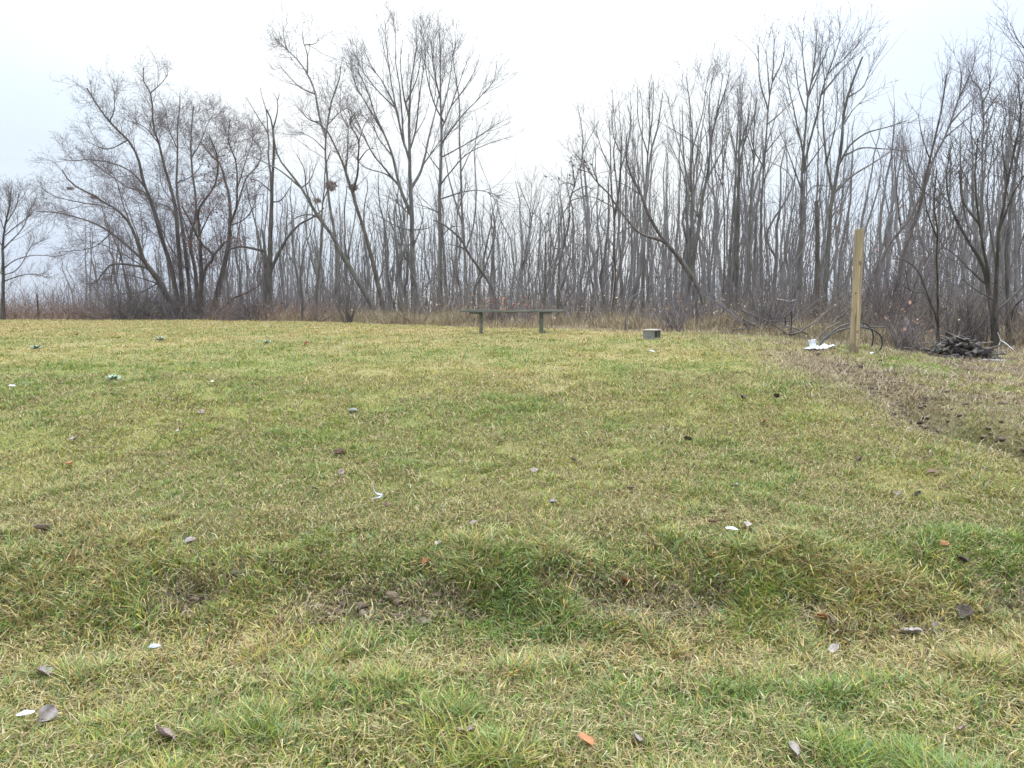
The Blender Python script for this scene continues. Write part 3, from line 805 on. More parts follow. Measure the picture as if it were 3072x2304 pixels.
tree('slender forked tree standing behind the left end of the bench', 'b', 24.5, [
    (24, 5, [(1222, 1605), (1212, 1250), (1200, 1050), (1190, 800), (1185, 600), (1185, 450), (1160, 300), (1150, 200)]),
    (14, 4, [(1202, 1080), (1160, 950), (1130, 820), (1105, 690)]), (12, 4, [(1210, 1250), (1255, 1100), (1270, 900), (1262, 700), (1290, 580)]), (9, 3, [(1200, 1000), (1215, 900), (1220, 820)]),
    (8, 3, [(1190, 800), (1250, 700), (1310, 640)])],
    'ash', 11, clear=.35, bark='bark', twig='twig', dscale=.6)
tree('dead dark trunk slanting down to the bench from upper left', 'b', 22, [
    (26, 10, [(1400, 1600), (1355, 1420), (1290, 1310), (1230, 1230), (1200, 1170), (1120, 1100), (1060, 1070)]), (9, 4, [(1230, 1230), (1170, 1200), (1120, 1190)]), (8, 4, [(1290, 1310), (1270, 1400), (1260, 1480)])],
    'snag', 12, clear=.3, bark='bark_dark', twig='twig_dark')
# --- crop c
tree('bowed tree arching to the left above the concrete block with bare reddish trunk', 'c', 21, [
    (46, 7, [(1420, 1570), (1415, 1480), (1390, 1380), (1350, 1290), (1290, 1200), (1220, 1100), (1155, 1030), (1090, 930), (1040, 830), (1010, 750), (950, 640), (920, 520), (925, 400)]),
    (20, 5, [(1140, 1040), (1020, 980), (950, 910), (890, 830), (830, 740), (780, 690), (700, 580), (640, 510)]), (9, 3, [(890, 830), (750, 770), (640, 760)]),
    (10, 3, [(1040, 830), (1000, 680), (960, 560), (900, 460)]), (9, 3, [(960, 920), (900, 970), (860, 980)]), (9, 3, [(780, 690), (740, 580), (750, 480)]),
    (10, 4, [(1180, 1060), (1140, 980), (1160, 900)]), (8, 3, [(1010, 750), (940, 700), (860, 660)])],
    'ash', 13, clear=.35, bark='bark_brown', twig='twig', dscale=.8)
tree('twin-stemmed tree with steep parallel limbs behind the bowed tree', 'c', 22, [
    (38, 5, [(1240, 1500), (1290, 1330), (1318, 1200), (1340, 1060), (1370, 900), (1382, 770), (1420, 630), (1440, 450), (1470, 300), (1530, 100), (1545, 20)]),
    (24, 4, [(1312, 1230), (1305, 1060), (1312, 950), (1320, 800), (1320, 600), (1330, 430), (1315, 200), (1290, 60)]), (11, 3, [(1420, 630), (1500, 480), (1560, 330), (1590, 200)]),
    (10, 3, [(1330, 430), (1380, 280), (1400, 130), (1420, 10)]), (10, 3, [(1370, 900), (1300, 760), (1260, 600), (1180, 420)]), (10, 3, [(1440, 450), (1420, 280), (1430, 130), (1470, -30)]),
    (9, 3, [(1320, 700), (1260, 520), (1200, 330), (1170, 170)]), (9, 3, [(1382, 800), (1450, 700), (1520, 620)]), (9, 3, [(1460, 320), (1480, 180), (1500, 40)])],
    'ash', 14, clear=.3, bark='bark', twig='twig', dscale=.9)
tree('straight pale tree with a spiky twin top between bench and bowed tree', 'c', 25, [
    (30, 4, [(1030, 1480), (1035, 1100), (1040, 900), (1045, 700), (1050, 550), (1060, 400), (1060, 250), (1060, 90)]), (9, 3, [(1047, 480), (1010, 330), (1003, 220), (1005, 140)]),
    (8, 3, [(1045, 700), (1000, 560), (985, 420)]), (8, 3, [(1050, 550), (1110, 480), (1160, 430)]), (9, 3, [(1060, 420), (1090, 260), (1095, 80)])],
    'ash', 15, clear=.4, bark='bark', twig='twig', dscale=.75)
tree('dark forked trunk standing midway between the bench and the concrete block', 'c', 23, [
    (26, 4, [(845, 1510), (850, 1250), (860, 1000), (855, 850), (840, 700), (835, 500), (830, 320)]), (16, 3, [(858, 870), (885, 780), (900, 600), (910, 450), (890, 220)]),
    (9, 3, [(838, 600), (790, 480), (760, 380)]), (9, 3, [(900, 600), (940, 460), (960, 300), (940, 220)]), (8, 3, [(905, 500), (860, 400), (850, 260)]), (22, 9, [(880, 1500), (872, 1250), (868, 1080)])],
    'ash', 16, clear=.35, bark='bark_brown', twig='twig', dscale=.8)
lt, lb, l1_, l2_, l3_, _ = tree('small crooked tree still carrying clusters of dark dead leaves right of the bench', 'c', 22, [
    (26, 5, [(535, 1500), (540, 1200), (570, 1060), (600, 930), (610, 780), (640, 690), (660, 600), (690, 560)]), (9, 3, [(640, 690), (590, 680), (540, 690)]), (9, 3, [(625, 730), (690, 700), (740, 720)]),
    (12, 8, [(548, 1180), (540, 1080), (545, 1010)]), (9, 4, [(570, 1080), (510, 1060), (480, 1010)]), (8, 3, [(640, 690), (620, 600), (610, 540)]), (8, 3, [(660, 620), (720, 620), (760, 640)]), (8, 3, [(612, 790), (670, 770), (720, 790)])],
    'sparse', 17, clear=.5, bark='bark_brown', twig='twig_dark', dscale=1.2)
tips = np.array([p for p in np.concatenate([l2_[:, -1], l3_[:, -1]]) if p[2] > 3.0])
rr = np.random.default_rng(79)
tips = tips[rr.random(len(tips)) < .30]
V, F = leaf_quads(tips - lb, .055, rr)
mesh_from('dead_leaves', V, F, M['dead'], cols=np.repeat(np.array([.075, .06, .05]) * (.6 + .8 * rr.random((len(tips), 1))), 4, axis=0), parent=lt)
tree('snapped grey stub of a trunk behind the right leg of the bench', 'c', 24, [
    (20, 15, [(455, 1500), (455, 1250), (458, 1100), (457, 1030)]), (8, 3, [(458, 1080), (460, 960), (430, 890), (380, 850)]), (7, 3, [(460, 960), (490, 850), (500, 740)])],
    'sparse', 18, clear=.5, bark='bark', twig='twig')
tree('thin upright tree with feathery top behind the middle of the bench', 'c', 27, [
    (11, 3, [(360, 1480), (360, 1250), (370, 1050), (368, 900), (375, 760), (380, 660)]), (6, 3, [(368, 960), (330, 900), (310, 820)]), (6, 3, [(370, 900), (420, 800), (440, 700)])],
    'ash', 19, clear=.5, bark='bark', twig='twig', dscale=.8)
tree('pair of tall thin poles close together right of the bowed tree', 'c', 24, [
    (30, 4, [(1530, 1480), (1535, 1150), (1550, 900), (1570, 700), (1580, 400), (1595, 230), (1600, 130)]), (30, 4, [(1580, 1480), (1582, 1150), (1592, 800), (1602, 560), (1640, 350), (1650, 200)]),
    (9, 3, [(1575, 550), (1540, 380), (1530, 250)]), (9, 3, [(1600, 600), (1560, 450), (1545, 330)]), (9, 3, [(1620, 450), (1680, 300), (1700, 200)])],
    'ash', 20, roots=2, clear=.35, bark='bark', twig='twig', dscale=.8, spread=.3)
tree('single straight pole tree, the next one left of the tall white-topped spire', 'c', 23, [
    (24, 4, [(1640, 1480), (1645, 1200), (1660, 820), (1680, 560), (1682, 300), (1700, 190)]), (8, 3, [(1675, 640), (1720, 520), (1730, 400)]), (8, 3, [(1680, 500), (1640, 380), (1630, 280)])],
    'ash', 21, clear=.35, bark='bark', twig='twig', dscale=.8)
tree('slim dark tree with a single stem just right of the twin-stemmed tree', 'c', 25, [
    (14, 4, [(1500, 1480), (1502, 980), (1492, 620), (1490, 300), (1500, 160)]), (7, 3, [(1495, 700), (1440, 560), (1420, 430)]), (7, 3, [(1492, 560), (1530, 400), (1520, 280)])],
    'ash', 22, clear=.3, bark='bark_dark', twig='twig', dscale=.7)
# --- crop d
tree('tall narrow spire tree with a needle-thin top, well left of the wooden post', 'd', 21, [
    (22, 4, [(130, 1450), (130, 1200), (130, 1000), (136, 800), (150, 600), (165, 400), (185, 280), (195, 95)]), (9, 3, [(162, 420), (120, 290), (115, 130)]), (8, 3, [(150, 600), (210, 560), (250, 520)]),
    (9, 3, [(172, 350), (160, 240), (152, 150)]), (8, 3, [(185, 290), (225, 210), (240, 120)]), (7, 3, [(140, 720), (90, 600), (80, 500)]), (8, 3, [(165, 500), (220, 450), (280, 390)]), (7, 3, [(138, 760), (200, 650), (240, 600)])],
    'ash', 23, clear=.3, bark='bark', twig='twig', dscale=.8)
tree('tallest tree on the right with a dense pointed crown left of the wooden post', 'd', 20, [
    (30, 4, [(305, 1450), (308, 1150), (315, 900), (320, 700), (332, 560), (345, 380), (370, 250), (382, 120), (388, 25)]), (14, 3, [(325, 700), (390, 470), (440, 280), (520, 200), (590, 120)]),
    (12, 3, [(328, 620), (290, 460), (260, 330), (235, 230)]), (11, 3, [(345, 400), (330, 260), (320, 150), (325, 70)]), (10, 3, [(365, 280), (430, 170), (450, 90)]),
    (11, 3, [(420, 340), (500, 250), (570, 180)]), (10, 3, [(318, 800), (260, 640), (220, 540)]), (10, 3, [(340, 450), (300, 320), (290, 200)]), (10, 3, [(350, 370), (400, 250), (410, 120)]),
    (10, 3, [(325, 740), (400, 620), (460, 540)]), (8, 3, [(316, 850), (370, 790), (440, 790)]), (9, 3, [(440, 290), (470, 180), (500, 90)])],
    'ash', 24, clear=.3, bark='bark', twig='twig', dscale=1.0, spread=.6)
tree('thick trunk snapped off midway with thin shoots rising from the break', 'd', 19.5, [
    (34, 22, [(378, 1440), (385, 1200), (385, 1000), (385, 850)]), (9, 3, [(388, 860), (390, 640), (390, 450), (385, 280)]), (7, 3, [(385, 880), (420, 760), (430, 640)])],
    'sparse', 25, clear=.5, bark='bark_brown', twig='twig')
tree('pale forked tree with two long limbs reaching right above the wooden post', 'd', 18.5, [
    (36, 9, [(412, 1450), (430, 1200), (450, 950), (465, 835), (480, 740), (500, 620), (515, 460), (530, 380), (580, 240), (600, 190)]), (14, 3, [(462, 815), (430, 650), (415, 450), (420, 300), (410, 200)]),
    (16, 5, [(472, 822), (560, 740), (660, 680), (740, 620)]), (12, 4, [(490, 690), (540, 600), (620, 540), (720, 510), (812, 480)]), (10, 3, [(512, 640), (600, 610), (700, 615), (820, 625)]),
    (9, 3, [(530, 390), (600, 330), (640, 240)]), (9, 3, [(515, 470), (560, 430), (600, 395)]), (9, 3, [(430, 660), (470, 500), (480, 360)]), (8, 3, [(520, 440), (515, 330), (520, 250)]), (8, 3, [(455, 930), (500, 850), (510, 780)])],
    'ash', 26, clear=.38, bark='bark', twig='twig', dscale=.6)
tree('dark pair of trunks leaning to the right, crowns high beyond the wooden post', 'd', 19, [
    (24, 5, [(600, 1420), (640, 1230), (720, 1060), (800, 950), (880, 800), (920, 670), (980, 550), (1040, 380), (1090, 280), (1120, 190)]), (30, 6, [(740, 1420), (790, 1130), (870, 880), (912, 690), (960, 480), (985, 340), (995, 270)]),
    (9, 3, [(1040, 380), (1060, 280), (1050, 210)]), (9, 3, [(920, 670), (880, 560), (860, 450)]), (10, 3, [(975, 560), (1060, 500), (1140, 440)]), (9, 3, [(800, 950), (760, 800), (750, 640)]), (9, 3, [(1000, 500), (1100, 400), (1190, 330)]), (9, 3, [(880, 800), (820, 700), (800, 600)])],
    'ash', 27, roots=2, clear=.4, bark='bark_brown', twig='twig', dscale=.85, spread=.4)
tree('straight violet-grey tree with an angular forked top near the right edge', 'd', 18.5, [
    (24, 4, [(1160, 1440), (1152, 1250), (1150, 1000), (1150, 700), (1145, 380), (1100, 300), (1080, 240)]), (9, 3, [(1145, 385), (1195, 320), (1180, 230)]), (9, 3, [(1150, 640), (1090, 520), (1050, 470)]), (9, 3, [(1150, 560), (1210, 440), (1240, 380)]), (8, 3, [(1148, 480), (1190, 420), (1230, 360)]), (7, 3, [(1150, 760), (1220, 660), (1260, 560)])],
    'ash', 28, clear=.35, bark='bark', twig='twig', dscale=.9)
tree('multi-stemmed tree fanning out from one dark base beside the woodpile', 'd', 14.2, [
    (34, 6, [(1222, 1560), (1212, 1400), (1180, 1250), (1150, 1150), (1080, 1040), (1010, 900), (990, 760), (1000, 640)]), (30, 5, [(1225, 1560), (1208, 1380), (1212, 1150), (1232, 950), (1270, 750), (1300, 600), (1340, 400)]),
    (26, 5, [(1218, 1560), (1200, 1330), (1175, 1150), (1140, 950), (1120, 750), (1130, 560)]), (22, 5, [(1228, 1560), (1225, 1390), (1280, 1320), (1350, 1250), (1430, 1180)]),
    (13, 4, [(1212, 1130), (1190, 940), (1190, 760), (1220, 560)]), (12, 4, [(1232, 950), (1300, 830), (1370, 720)]), (11, 4, [(1140, 960), (1070, 860), (1050, 720)]), (12, 4, [(1180, 1250), (1100, 1180), (1030, 1110), (960, 1060)]), (11, 4, [(1220, 1100), (1280, 960), (1330, 840), (1350, 700)]), (10, 4, [(1205, 1280), (1130, 1270), (1060, 1210)]), (10, 4, [(1270, 750), (1250, 600), (1270, 450)])],
    'willow', 29, roots=4, clear=.3, bark='bark_dark', twig='twig_dark', dscale=.62, spread=.5)
tree('dark tree at the right edge with one limb sweeping to the right', 'd', 15, [
    (28, 5, [(1285, 1540), (1280, 1400), (1275, 1150), (1292, 900), (1320, 700), (1345, 500), (1340, 330), (1335, 260)]), (18, 6, [(1282, 1420), (1310, 1350), (1360, 1310), (1440, 1280)]), (12, 4, [(1280, 1200), (1330, 1080), (1370, 950)]), (10, 3, [(1292, 900), (1260, 740), (1270, 600)]), (9, 3, [(1320, 700), (1290, 540), (1300, 420)]), (9, 3, [(1330, 600), (1400, 480), (1420, 330)])],
    'ash', 30, clear=.3, bark='bark_dark', twig='twig', dscale=.95)
tree('slight dark tree bending left at its foot against the left end of the woodpile', 'd', 12.8, [
    (22, 5, [(952, 1575), (945, 1420), (900, 1290), (860, 1180), (800, 1130), (740, 1120)]), (14, 5, [(948, 1440), (955, 1300), (950, 1150), (952, 1000), (940, 850), (950, 700)]), (9, 4, [(900, 1290), (820, 1270), (800, 1180)]), (8, 4, [(952, 1100), (1010, 1010), (1030, 900)]), (8, 4, [(950, 1000), (900, 900), (890, 800)]), (8, 3, [(860, 1180), (850, 1080), (830, 1000)])],
    'sparse', 31, clear=.25, bark='bark_dark', twig='twig_dark', dscale=1.0, spread=.6)
tree('bare branches of a tree reaching in at the upper right corner', 'd', 16, [
    (30, 8, [(1480, 1530), (1470, 1150), (1450, 800), (1440, 500), (1430, 250), (1425, 100)]), (9, 3, [(1430, 300), (1370, 230), (1320, 200)]), (9, 3, [(1427, 180), (1360, 150), (1315, 100)]), (9, 3, [(1440, 520), (1380, 380), (1350, 280)]), (8, 3, [(1450, 760), (1380, 640), (1340, 540)])],
    'ash', 32, clear=.3, bark='bark', twig='twig', dscale=.8)
tree('slender sapling in front of the wood between spire tree and tall dense tree', 'd', 22, [
    (12, 3, [(75, 1440), (78, 1150), (78, 900), (92, 700), (95, 500), (110, 380)]), (6, 3, [(85, 780), (50, 620), (45, 480)])], 'ash', 33, clear=.35, bark='bark', twig='twig', dscale=.8)
tree('close group of slim grey stems at the left of the tall spire', 'd', 24, [
    (22, 3, [(10, 1440), (15, 1100), (25, 800), (35, 560), (50, 330), (55, 280)]), (14, 3, [(-15, 1440), (0, 1100), (10, 760), (20, 500), (20, 330)]), (8, 3, [(30, 640), (70, 480), (90, 340)])], 'ash', 34, roots=2, clear=.35, bark='bark', twig='twig', dscale=.8, spread=.3)

# ------------------------------------------------------------------ trees of the wood behind (copies of a few kinds)
def wood_kind(i):
    rr = np.random.default_rng(500 + i)
    H = 10.0
    K = 14
    s = np.linspace(0, 1, K)
    P = np.zeros((1, K, 3)); P[0, :, 2] = s * H
    wig = np.cumsum(rr.normal(size=(K, 2)) * .07, 0) * 1.0
    P[0, :, :2] = wig + s[:, None] * rr.normal(size=2)[None] * .5
    P[0, 0, :2] = 0
    r0 = .06 + .055 * rr.random()
    R = (r0 * (1 - .88 * s))[None]
    PP, RR = [P], [R]
    if i % 3 == 0:                      # forked
        q = resample([P[0, 5], P[0, 5] + np.array([.35, .25, 1.3]), P[0, 5] + np.array([.7 * rr.normal(), .6, 3.8]), P[0, 5] + np.array([.9, .5 * rr.normal(), 5.6])], K)
        PP.append(q[None]); RR.append((R[0, 5] * .8 * (1 - .85 * s))[None])
    P0 = np.concatenate(PP); R0 = np.concatenate(RR)
    P1, R1 = sprout(P0, R0, 2.6, .5, 2.0, 6, .55, .14, .1, rr, .2, 1, zmin=3.2, rfac=.0075, rmin=.007, keep=.25)
    P2, R2 = sprout(P1, R1, 2.6, .25, .8, 4, .6, .08, .14, rr, .2, 1, rfac=.007, rmin=.006)
    P3, R3 = sprout(P2, R2, 2.5, .15, .35, 3, .7, .05, .14, rr, .2, 1, rfac=.006, rmin=.005)
    V, F = tubes(P0, R0, 6)
    V2, F2 = merge([tubes(P1, R1, 3), tubes(P2, R2, 3), tubes(P3, R3, 3)])
    return V, F, V2, F2
REG = [  # direction range in photo pixels, count, range of top heights in photo pixels, label, group
    (230, 700, 26, (640, 800), 'slim grey tree seen through the willow, in the wood behind', 'slim trees behind the willow'),
    (700, 1010, 30, (560, 760), 'slim grey tree in the wood behind the leaning trunks', 'slim trees behind the leaning trunks'),
    (1010, 1400, 34, (560, 740), 'slim grey tree in the wood behind the vase-shaped tree', 'slim trees behind the vase-shaped tree'),
    (1400, 1790, 36, (560, 740), 'slim grey tree in the wood showing above the bench', 'slim trees above the bench'),
    (1790, 2200, 42, (350, 620), 'slim grey tree in the wood behind the bowed tree', 'slim trees behind the bowed tree'),
    (2200, 2530, 32, (400, 660), 'slim grey tree in the wood left of the wooden post', 'slim trees left of the wooden post'),
    (2600, 2860, 28, (390, 660), 'slim grey tree in the wood between post and woodpile', 'slim trees between post and woodpile'),
    (2860, 3250, 46, (320, 600), 'slim grey tree in the wood behind the woodpile', 'slim trees behind the woodpile')]
rr = np.random.default_rng(42)
kinds = []
for i in range(12):
    V, F, V2, F2 = wood_kind(i)
    r = thing('wood_tree', 'slim grey bare tree', 'bare tree')
    mesh_from('trunk', V, F, M['far_bark'], True, parent=r)
    mesh_from('crown', V2, F2, M['far_bark'], False, parent=r)
    kinds.append([r, False])
cnt = 0
for (x0, x1, n, (t0, t1), lab, grp) in REG:
    for k in range(n):
        px = x0 + (x1 - x0) * (k + rr.random()) / n
        u = (px - 1536) / FPX
        e = float(edge_d(u))
        d = max(e + 6, 24) + 38 * rr.random() ** 1.4
        yt = t0 + (t1 - t0) * rr.random() ** 1.3
        x = u * d
        g = float(ground_z(x, d))
        top = at(px, yt, d)[2]
        h = max(top - g, 3.0) * 1.13
        kd = kinds[cnt % 12]
        if not kd[1]:
            o = kd[0]; kd[1] = True
        else:
            o = copy_thing(kd[0])
        tag(o, lab, 'bare tree', grp)
        o.location = (x, d, g - .05)
        sc = h / 10.0
        wd = .55 + .35 * sc
        o.scale = (wd, wd, sc)
        o.rotation_euler = (rr.normal() * .045, rr.normal() * (.05 if cnt % 9 else .16), rr.random() * 6.28)
        cnt += 1

# the rest of the wood: a grey mass of far stems that nobody could count
def build_far_wood():
    rr = np.random.default_rng(61)
    n = 1500
    px = 150 + 3200 * rr.random(n)
    u = (px - 1536) / FPX
    e = edge_d(u)
    d = np.maximum(e + 8, 26) + 60 * rr.random(n)
    top = np.interp(px, [150, 450, 700, 1300, 1500, 1750, 1900, 2300, 2700, 3100], [860, 770, 650, 600, 620, 610, 500, 490, 520, 470])
    yt = top + (890 - top) * rr.random(n) ** 1.2
    x = u * d; g = ground_z(x, d)
    h = np.maximum((926.5 - yt) / FPX * d + CAM_Z - g, 1.2)
    K = 6
    P = np.zeros((n, K, 3)); P[:, 0] = np.stack([x, d, g - .05], 1)
    dr = norm(np.stack([rr.normal(size=n) * .07, rr.normal(size=n) * .07, np.ones(n)], 1))
    for k in range(1, K):
        dr = norm(dr + .06 * rr.normal(size=(n, 3)))
        P[:, k] = P[:, k - 1] + dr * (h / (K - 1))[:, None]
    R = ((.010 + .0045 * h) * (.6 + .7 * rr.random(n)))[:, None] * np.linspace(1, .25, K)[None]
    c = (np.array([.085, .077, .072]) + np.array([.075, .07, .068]) * rr.random((n, 1)))
    pr = [tubes(P, R, 4)]; cs = [np.repeat(c, K * 4, axis=0)]
    P1, R1 = sprout(P, R, 1.4, .4, 1.5, 4, .6, .1, .12, rr, .3, 1, rfac=.007, rmin=.008)
    pr.append(tubes(P1, R1, 3)); cs.append(np.repeat(np.array([.12, .105, .10]) * (.7 + .5 * rr.random((len(P1), 1))), 12, axis=0))
    P2, R2 = sprout(P1, R1, 1.8, .2, .6, 3, .6, .08, .12, rr, .2, 1, rfac=.006, rmin=.007)
    pr.append(tubes(P2, R2, 3)); cs.append(np.repeat(np.array([.13, .115, .115]) * (.7 + .5 * rr.random((len(P2), 1))), 9, axis=0))
    V, F = merge(pr)
    o = mesh_from('far_wood', V, F, M['stem'], False, cols=np.concatenate(cs))
    tag(o, 'hazy grey mass of far leafless stems deep in the wood', 'wood', kind='stuff')
build_far_wood()

# ------------------------------------------------------------------ shrubs, tangles, vines, nests
def shrub(label, px, py, d, h, wdt, n, mat, seed, leafcol=None, name='shrub', leaf=.3, twigs=3.0, lean=.35, flat=1.0):
    rr = np.random.default_rng(seed)
    p = at(px, py, d); g = float(ground_z(p[0], p[1])); b = np.array([p[0], p[1], g])
    P = np.zeros((n, 6, 3)); P[:, 0] = np.stack([rr.normal(size=n) * wdt * .22, rr.normal(size=n) * wdt * .22, np.full(n, -.05)], 1)
    dr = norm(np.stack([rr.normal(size=n) * lean, rr.normal(size=n) * lean, np.ones(n) * flat], 1))
    hh = h * (.5 + .6 * rr.random(n))
    for k in range(1, 6):
        dr = norm(dr + .14 * rr.normal(size=(n, 3)))
        P[:, k] = P[:, k - 1] + dr * (hh / 5)[:, None]
    R = (.006 + .006 * rr.random(n))[:, None] * np.linspace(1.3, .4, 6)[None]
    P1, R1 = sprout(P, R, twigs, .15, .6 * h, 4, .6, .05, .16, rr, .2, 1, rfac=.006, rmin=.0035)
    P2, R2 = sprout(P1, R1, 3, .1, .3, 3, .7, .03, .2, rr, .2, 1, rfac=.006, rmin=.003)
    root = thing(name, label, 'shrub', b)
    V, F = merge([tubes(P, R, 4), tubes(P1, R1, 3), tubes(P2, R2, 3)])
    mesh_from('stems', V, F, M[mat], False, parent=root)
    if leafcol:
        tp = np.concatenate([P1[:, -1], P2[:, -1]]); tp = tp[rr.random(len(tp)) < leaf]
        V, F = leaf_quads(tp, .035, rr)
        mesh_from('dead_leaves', V, F, M['dead'], cols=np.repeat(np.array(leafcol) * (.6 + .8 * rr.random((len(tp), 1))), 4, axis=0), parent=root)
    return root
shrub('small fan-shaped leafless shrub at the lawn edge under the leaning trunks', 1047, 972, 22.5, 1.5, .25, 26, 'twig_dark', 1, lean=.4)
shrub('low dark bramble tangle at the foot of the dead snag', 760, 970, 27.5, 1.25, 1.6, 130, 'twig_dark', 2, (.10, .06, .045), twigs=4, lean=.9, flat=.8)
shrub('dense dark tangle of twigs at the foot of the willow', 545, 965, 28.8, 1.4, 2.0, 150, 'twig_dark', 3, (.12, .075, .05), twigs=5, lean=.8, leaf=.15)
shrub('sprawling grey brush against the left side of the willow base', 400, 965, 29, 2.2, 2.6, 120, 'twig_dark', 4, twigs=4.5, lean=.9)
shrub('russet-leaved bush behind the left end of the bench', 1482, 940, 18.6, .95, .5, 24, 'twig_red', 5, (.38, .15, .04), leaf=.45)
shrub('bush with dark red leaves showing just over the bench top', 1555, 945, 18.2, .75, .6, 26, 'twig_red', 6, (.22, .075, .05), leaf=.6)
shrub('bare low bush behind the concrete block', 2030, 995, 15.4, .7, .5, 28, 'twig_red', 7, (.25, .15, .08), leaf=.3)
shrub('grey tangled bush at the foot of the twin-stemmed tree', 2090, 985, 17.5, 1.2, .8, 44, 'twig', 8, twigs=3.5)
shrub('brown scrubby bush between the wooden post and the woodpile', 2720, 1045, 13.4, .8, .7, 60, 'twig_red', 9, (.27, .16, .10), leaf=.25, twigs=4)
shrub('arching pale briar left of the wooden post', 2300, 1020, 15.0, 1.35, .6, 36, 'twig', 10, lean=.6)
shrub('dark brush crowding behind the woodpile', 2900, 1050, 14.6, 1.1, 1.0, 60, 'twig_dark', 11, (.16, .10, .07), leaf=.1)
shrub('vine-wrapped reddish bush beyond the right side of the post', 2675, 1000, 16.5, 2.6, .35, 46, 'twig_red', 12, (.20, .11, .08), leaf=.12, lean=.14, twigs=4)

def nest(label, px, py, d, s, seed, squash=.6):
    rr = np.random.default_rng(seed)
    n = 150
    s *= .8
    p = norm(rr.normal(size=(n, 3))) * (s * (.5 + .5 * rr.random((n, 1)))); p[:, 2] *= squash
    t = norm(np.cross(p, rr.normal(size=(n, 3))) + .3 * rr.normal(size=(n, 3)))
    ln = s * (.5 + .7 * rr.random((n, 1)))
    P = np.stack([p - t * ln * .5, p + t * ln * .1 - p * .1, p + t * ln * .5], 1)
    V, F = tubes(P, np.full((n, 3), .006) * (s / .2), 3)
    c = at(px, py, d)
    o = mesh_from('nest', V, F, M['nest'], loc=c)
    tag(o, label, 'nest')
cb = CROPS['b']; B = lambda x, y: (cb[0] + x * cb[2], cb[1] + y * cb[2])
nest('small dark nest of twigs in the fork of the leaning tree', *B(627, 893), 25.5, .22, 1)
nest('reddish brown ragged nest hanging on the tall slim tree', *B(512, 885), 26.8, .27, 2, .9)
nest('small dark nest near the crossing of the leaning trunks', *B(440, 965), 25.6, .17, 3)
nest('dark nest-like clump at the end of a low willow limb', 282, 591, 29.5, .2, 4, .4)
nest('second dark clump nearer the tip of the low willow limb', 210, 565, 29.5, .14, 5, .5)

# ------------------------------------------------------------------ built things
def boxv(x0, x1, y0, y1, z0, z1, bev=.004):
    """a box with chamfered edges as V, F(list)"""
    import bmesh
    bm = bmesh.new()
    bmesh.ops.create_cube(bm, size=1)
    for v in bm.verts:
        v.co = ((x0 + x1) / 2 + v.co.x * (x1 - x0), (y0 + y1) / 2 + v.co.y * (y1 - y0), (z0 + z1) / 2 + v.co.z * (z1 - z0))
    if bev:
        bmesh.ops.bevel(bm, geom=bm.edges[:], offset=bev, segments=2, affect='EDGES', profile=.5)
    return bm
def bobj(name, boxes, mat, parent=None, bev=.004, fn=None, sub=0):
    import bmesh
    bm = bmesh.new()
    for b in boxes:
        t = boxv(*b, bev=bev)
        if sub:
            bmesh.ops.subdivide_edges(t, edges=[e for e in t.edges if e.calc_length() > .15], cuts=sub, use_grid_fill=True)
        me = bpy.data.meshes.new('tmp'); t.to_mesh(me); t.free()
        bm.from_mesh(me); bpy.data.meshes.remove(me)
    if fn:
        for v in bm.verts:
            v.co = fn(v.co)
    me = bpy.data.meshes.new(name); bm.to_mesh(me); bm.free()
    if mat: me.materials.append(mat)
    o = bpy.data.objects.new(name, me); COL.objects.link(o)
    if parent: o.parent = parent
    return o

# bench: one long plank on two posts, with battens under it
bp_ = gpt(1534, 1003)
dB = 14.8
xB = (1536 - 1536) / FPX * dB
zB = float(ground_z(0, dB))
bench = thing('bench', 'long weathered grey plank bench on two posts at the lawn edge', 'bench', (0.0, dB, zB), math.radians(-2.5))
topz = at(1536, 929, dB)[2] - zB
sag = lambda co: Vector((co.x, co.y, co.z - .006 * (1 - (co.x / .98) ** 2)))
bobj('seat', [(-.985, .985, -.15, .15, topz - .045, topz)], M['bench'], bench, .006, sag, 3)
bobj('leg', [(-.625, -.565, -.045, .045, -.15, topz - .047)], M['bench'], bench, .005)
bobj('leg', [(.525, .605, -.045, .045, -.15, topz - .047)], M['bench'], bench, .005)
for x0, x1 in ((-.80, -.628), (-.10, .075), (.608, .77)):
    bobj('batten', [(x0, x1, -.13, .13, topz - .085, topz - .047)], M['bench'], bench, .004)
bobj('foot', [(.607, .66, -.05, .04, -.05, .055)], M['bench'], bench, .006)

# concrete block lying with its two cores facing right
bk = gpt(1947, 1019)
blk = thing('concrete_block', 'grey hollow concrete block lying on the grass right of the bench', 'block', bk, math.radians(-27))
H = .175
bobj('body', [(-.1, .1, -.02, 0, 0, H - .028), (-.1, -.075, .0, .37, 0, H - .028), (-.075, .1, .35, .37, 0, H - .028), (-.075, .1, .172, .198, 0, H - .028), (-.075, .1, 0.0, .35, 0.001, .028)], M['block'], blk, .003)
bobj('top', [(-.106, .106, -.028, .378, H - .027, H)], M['block_top'], blk, .004)

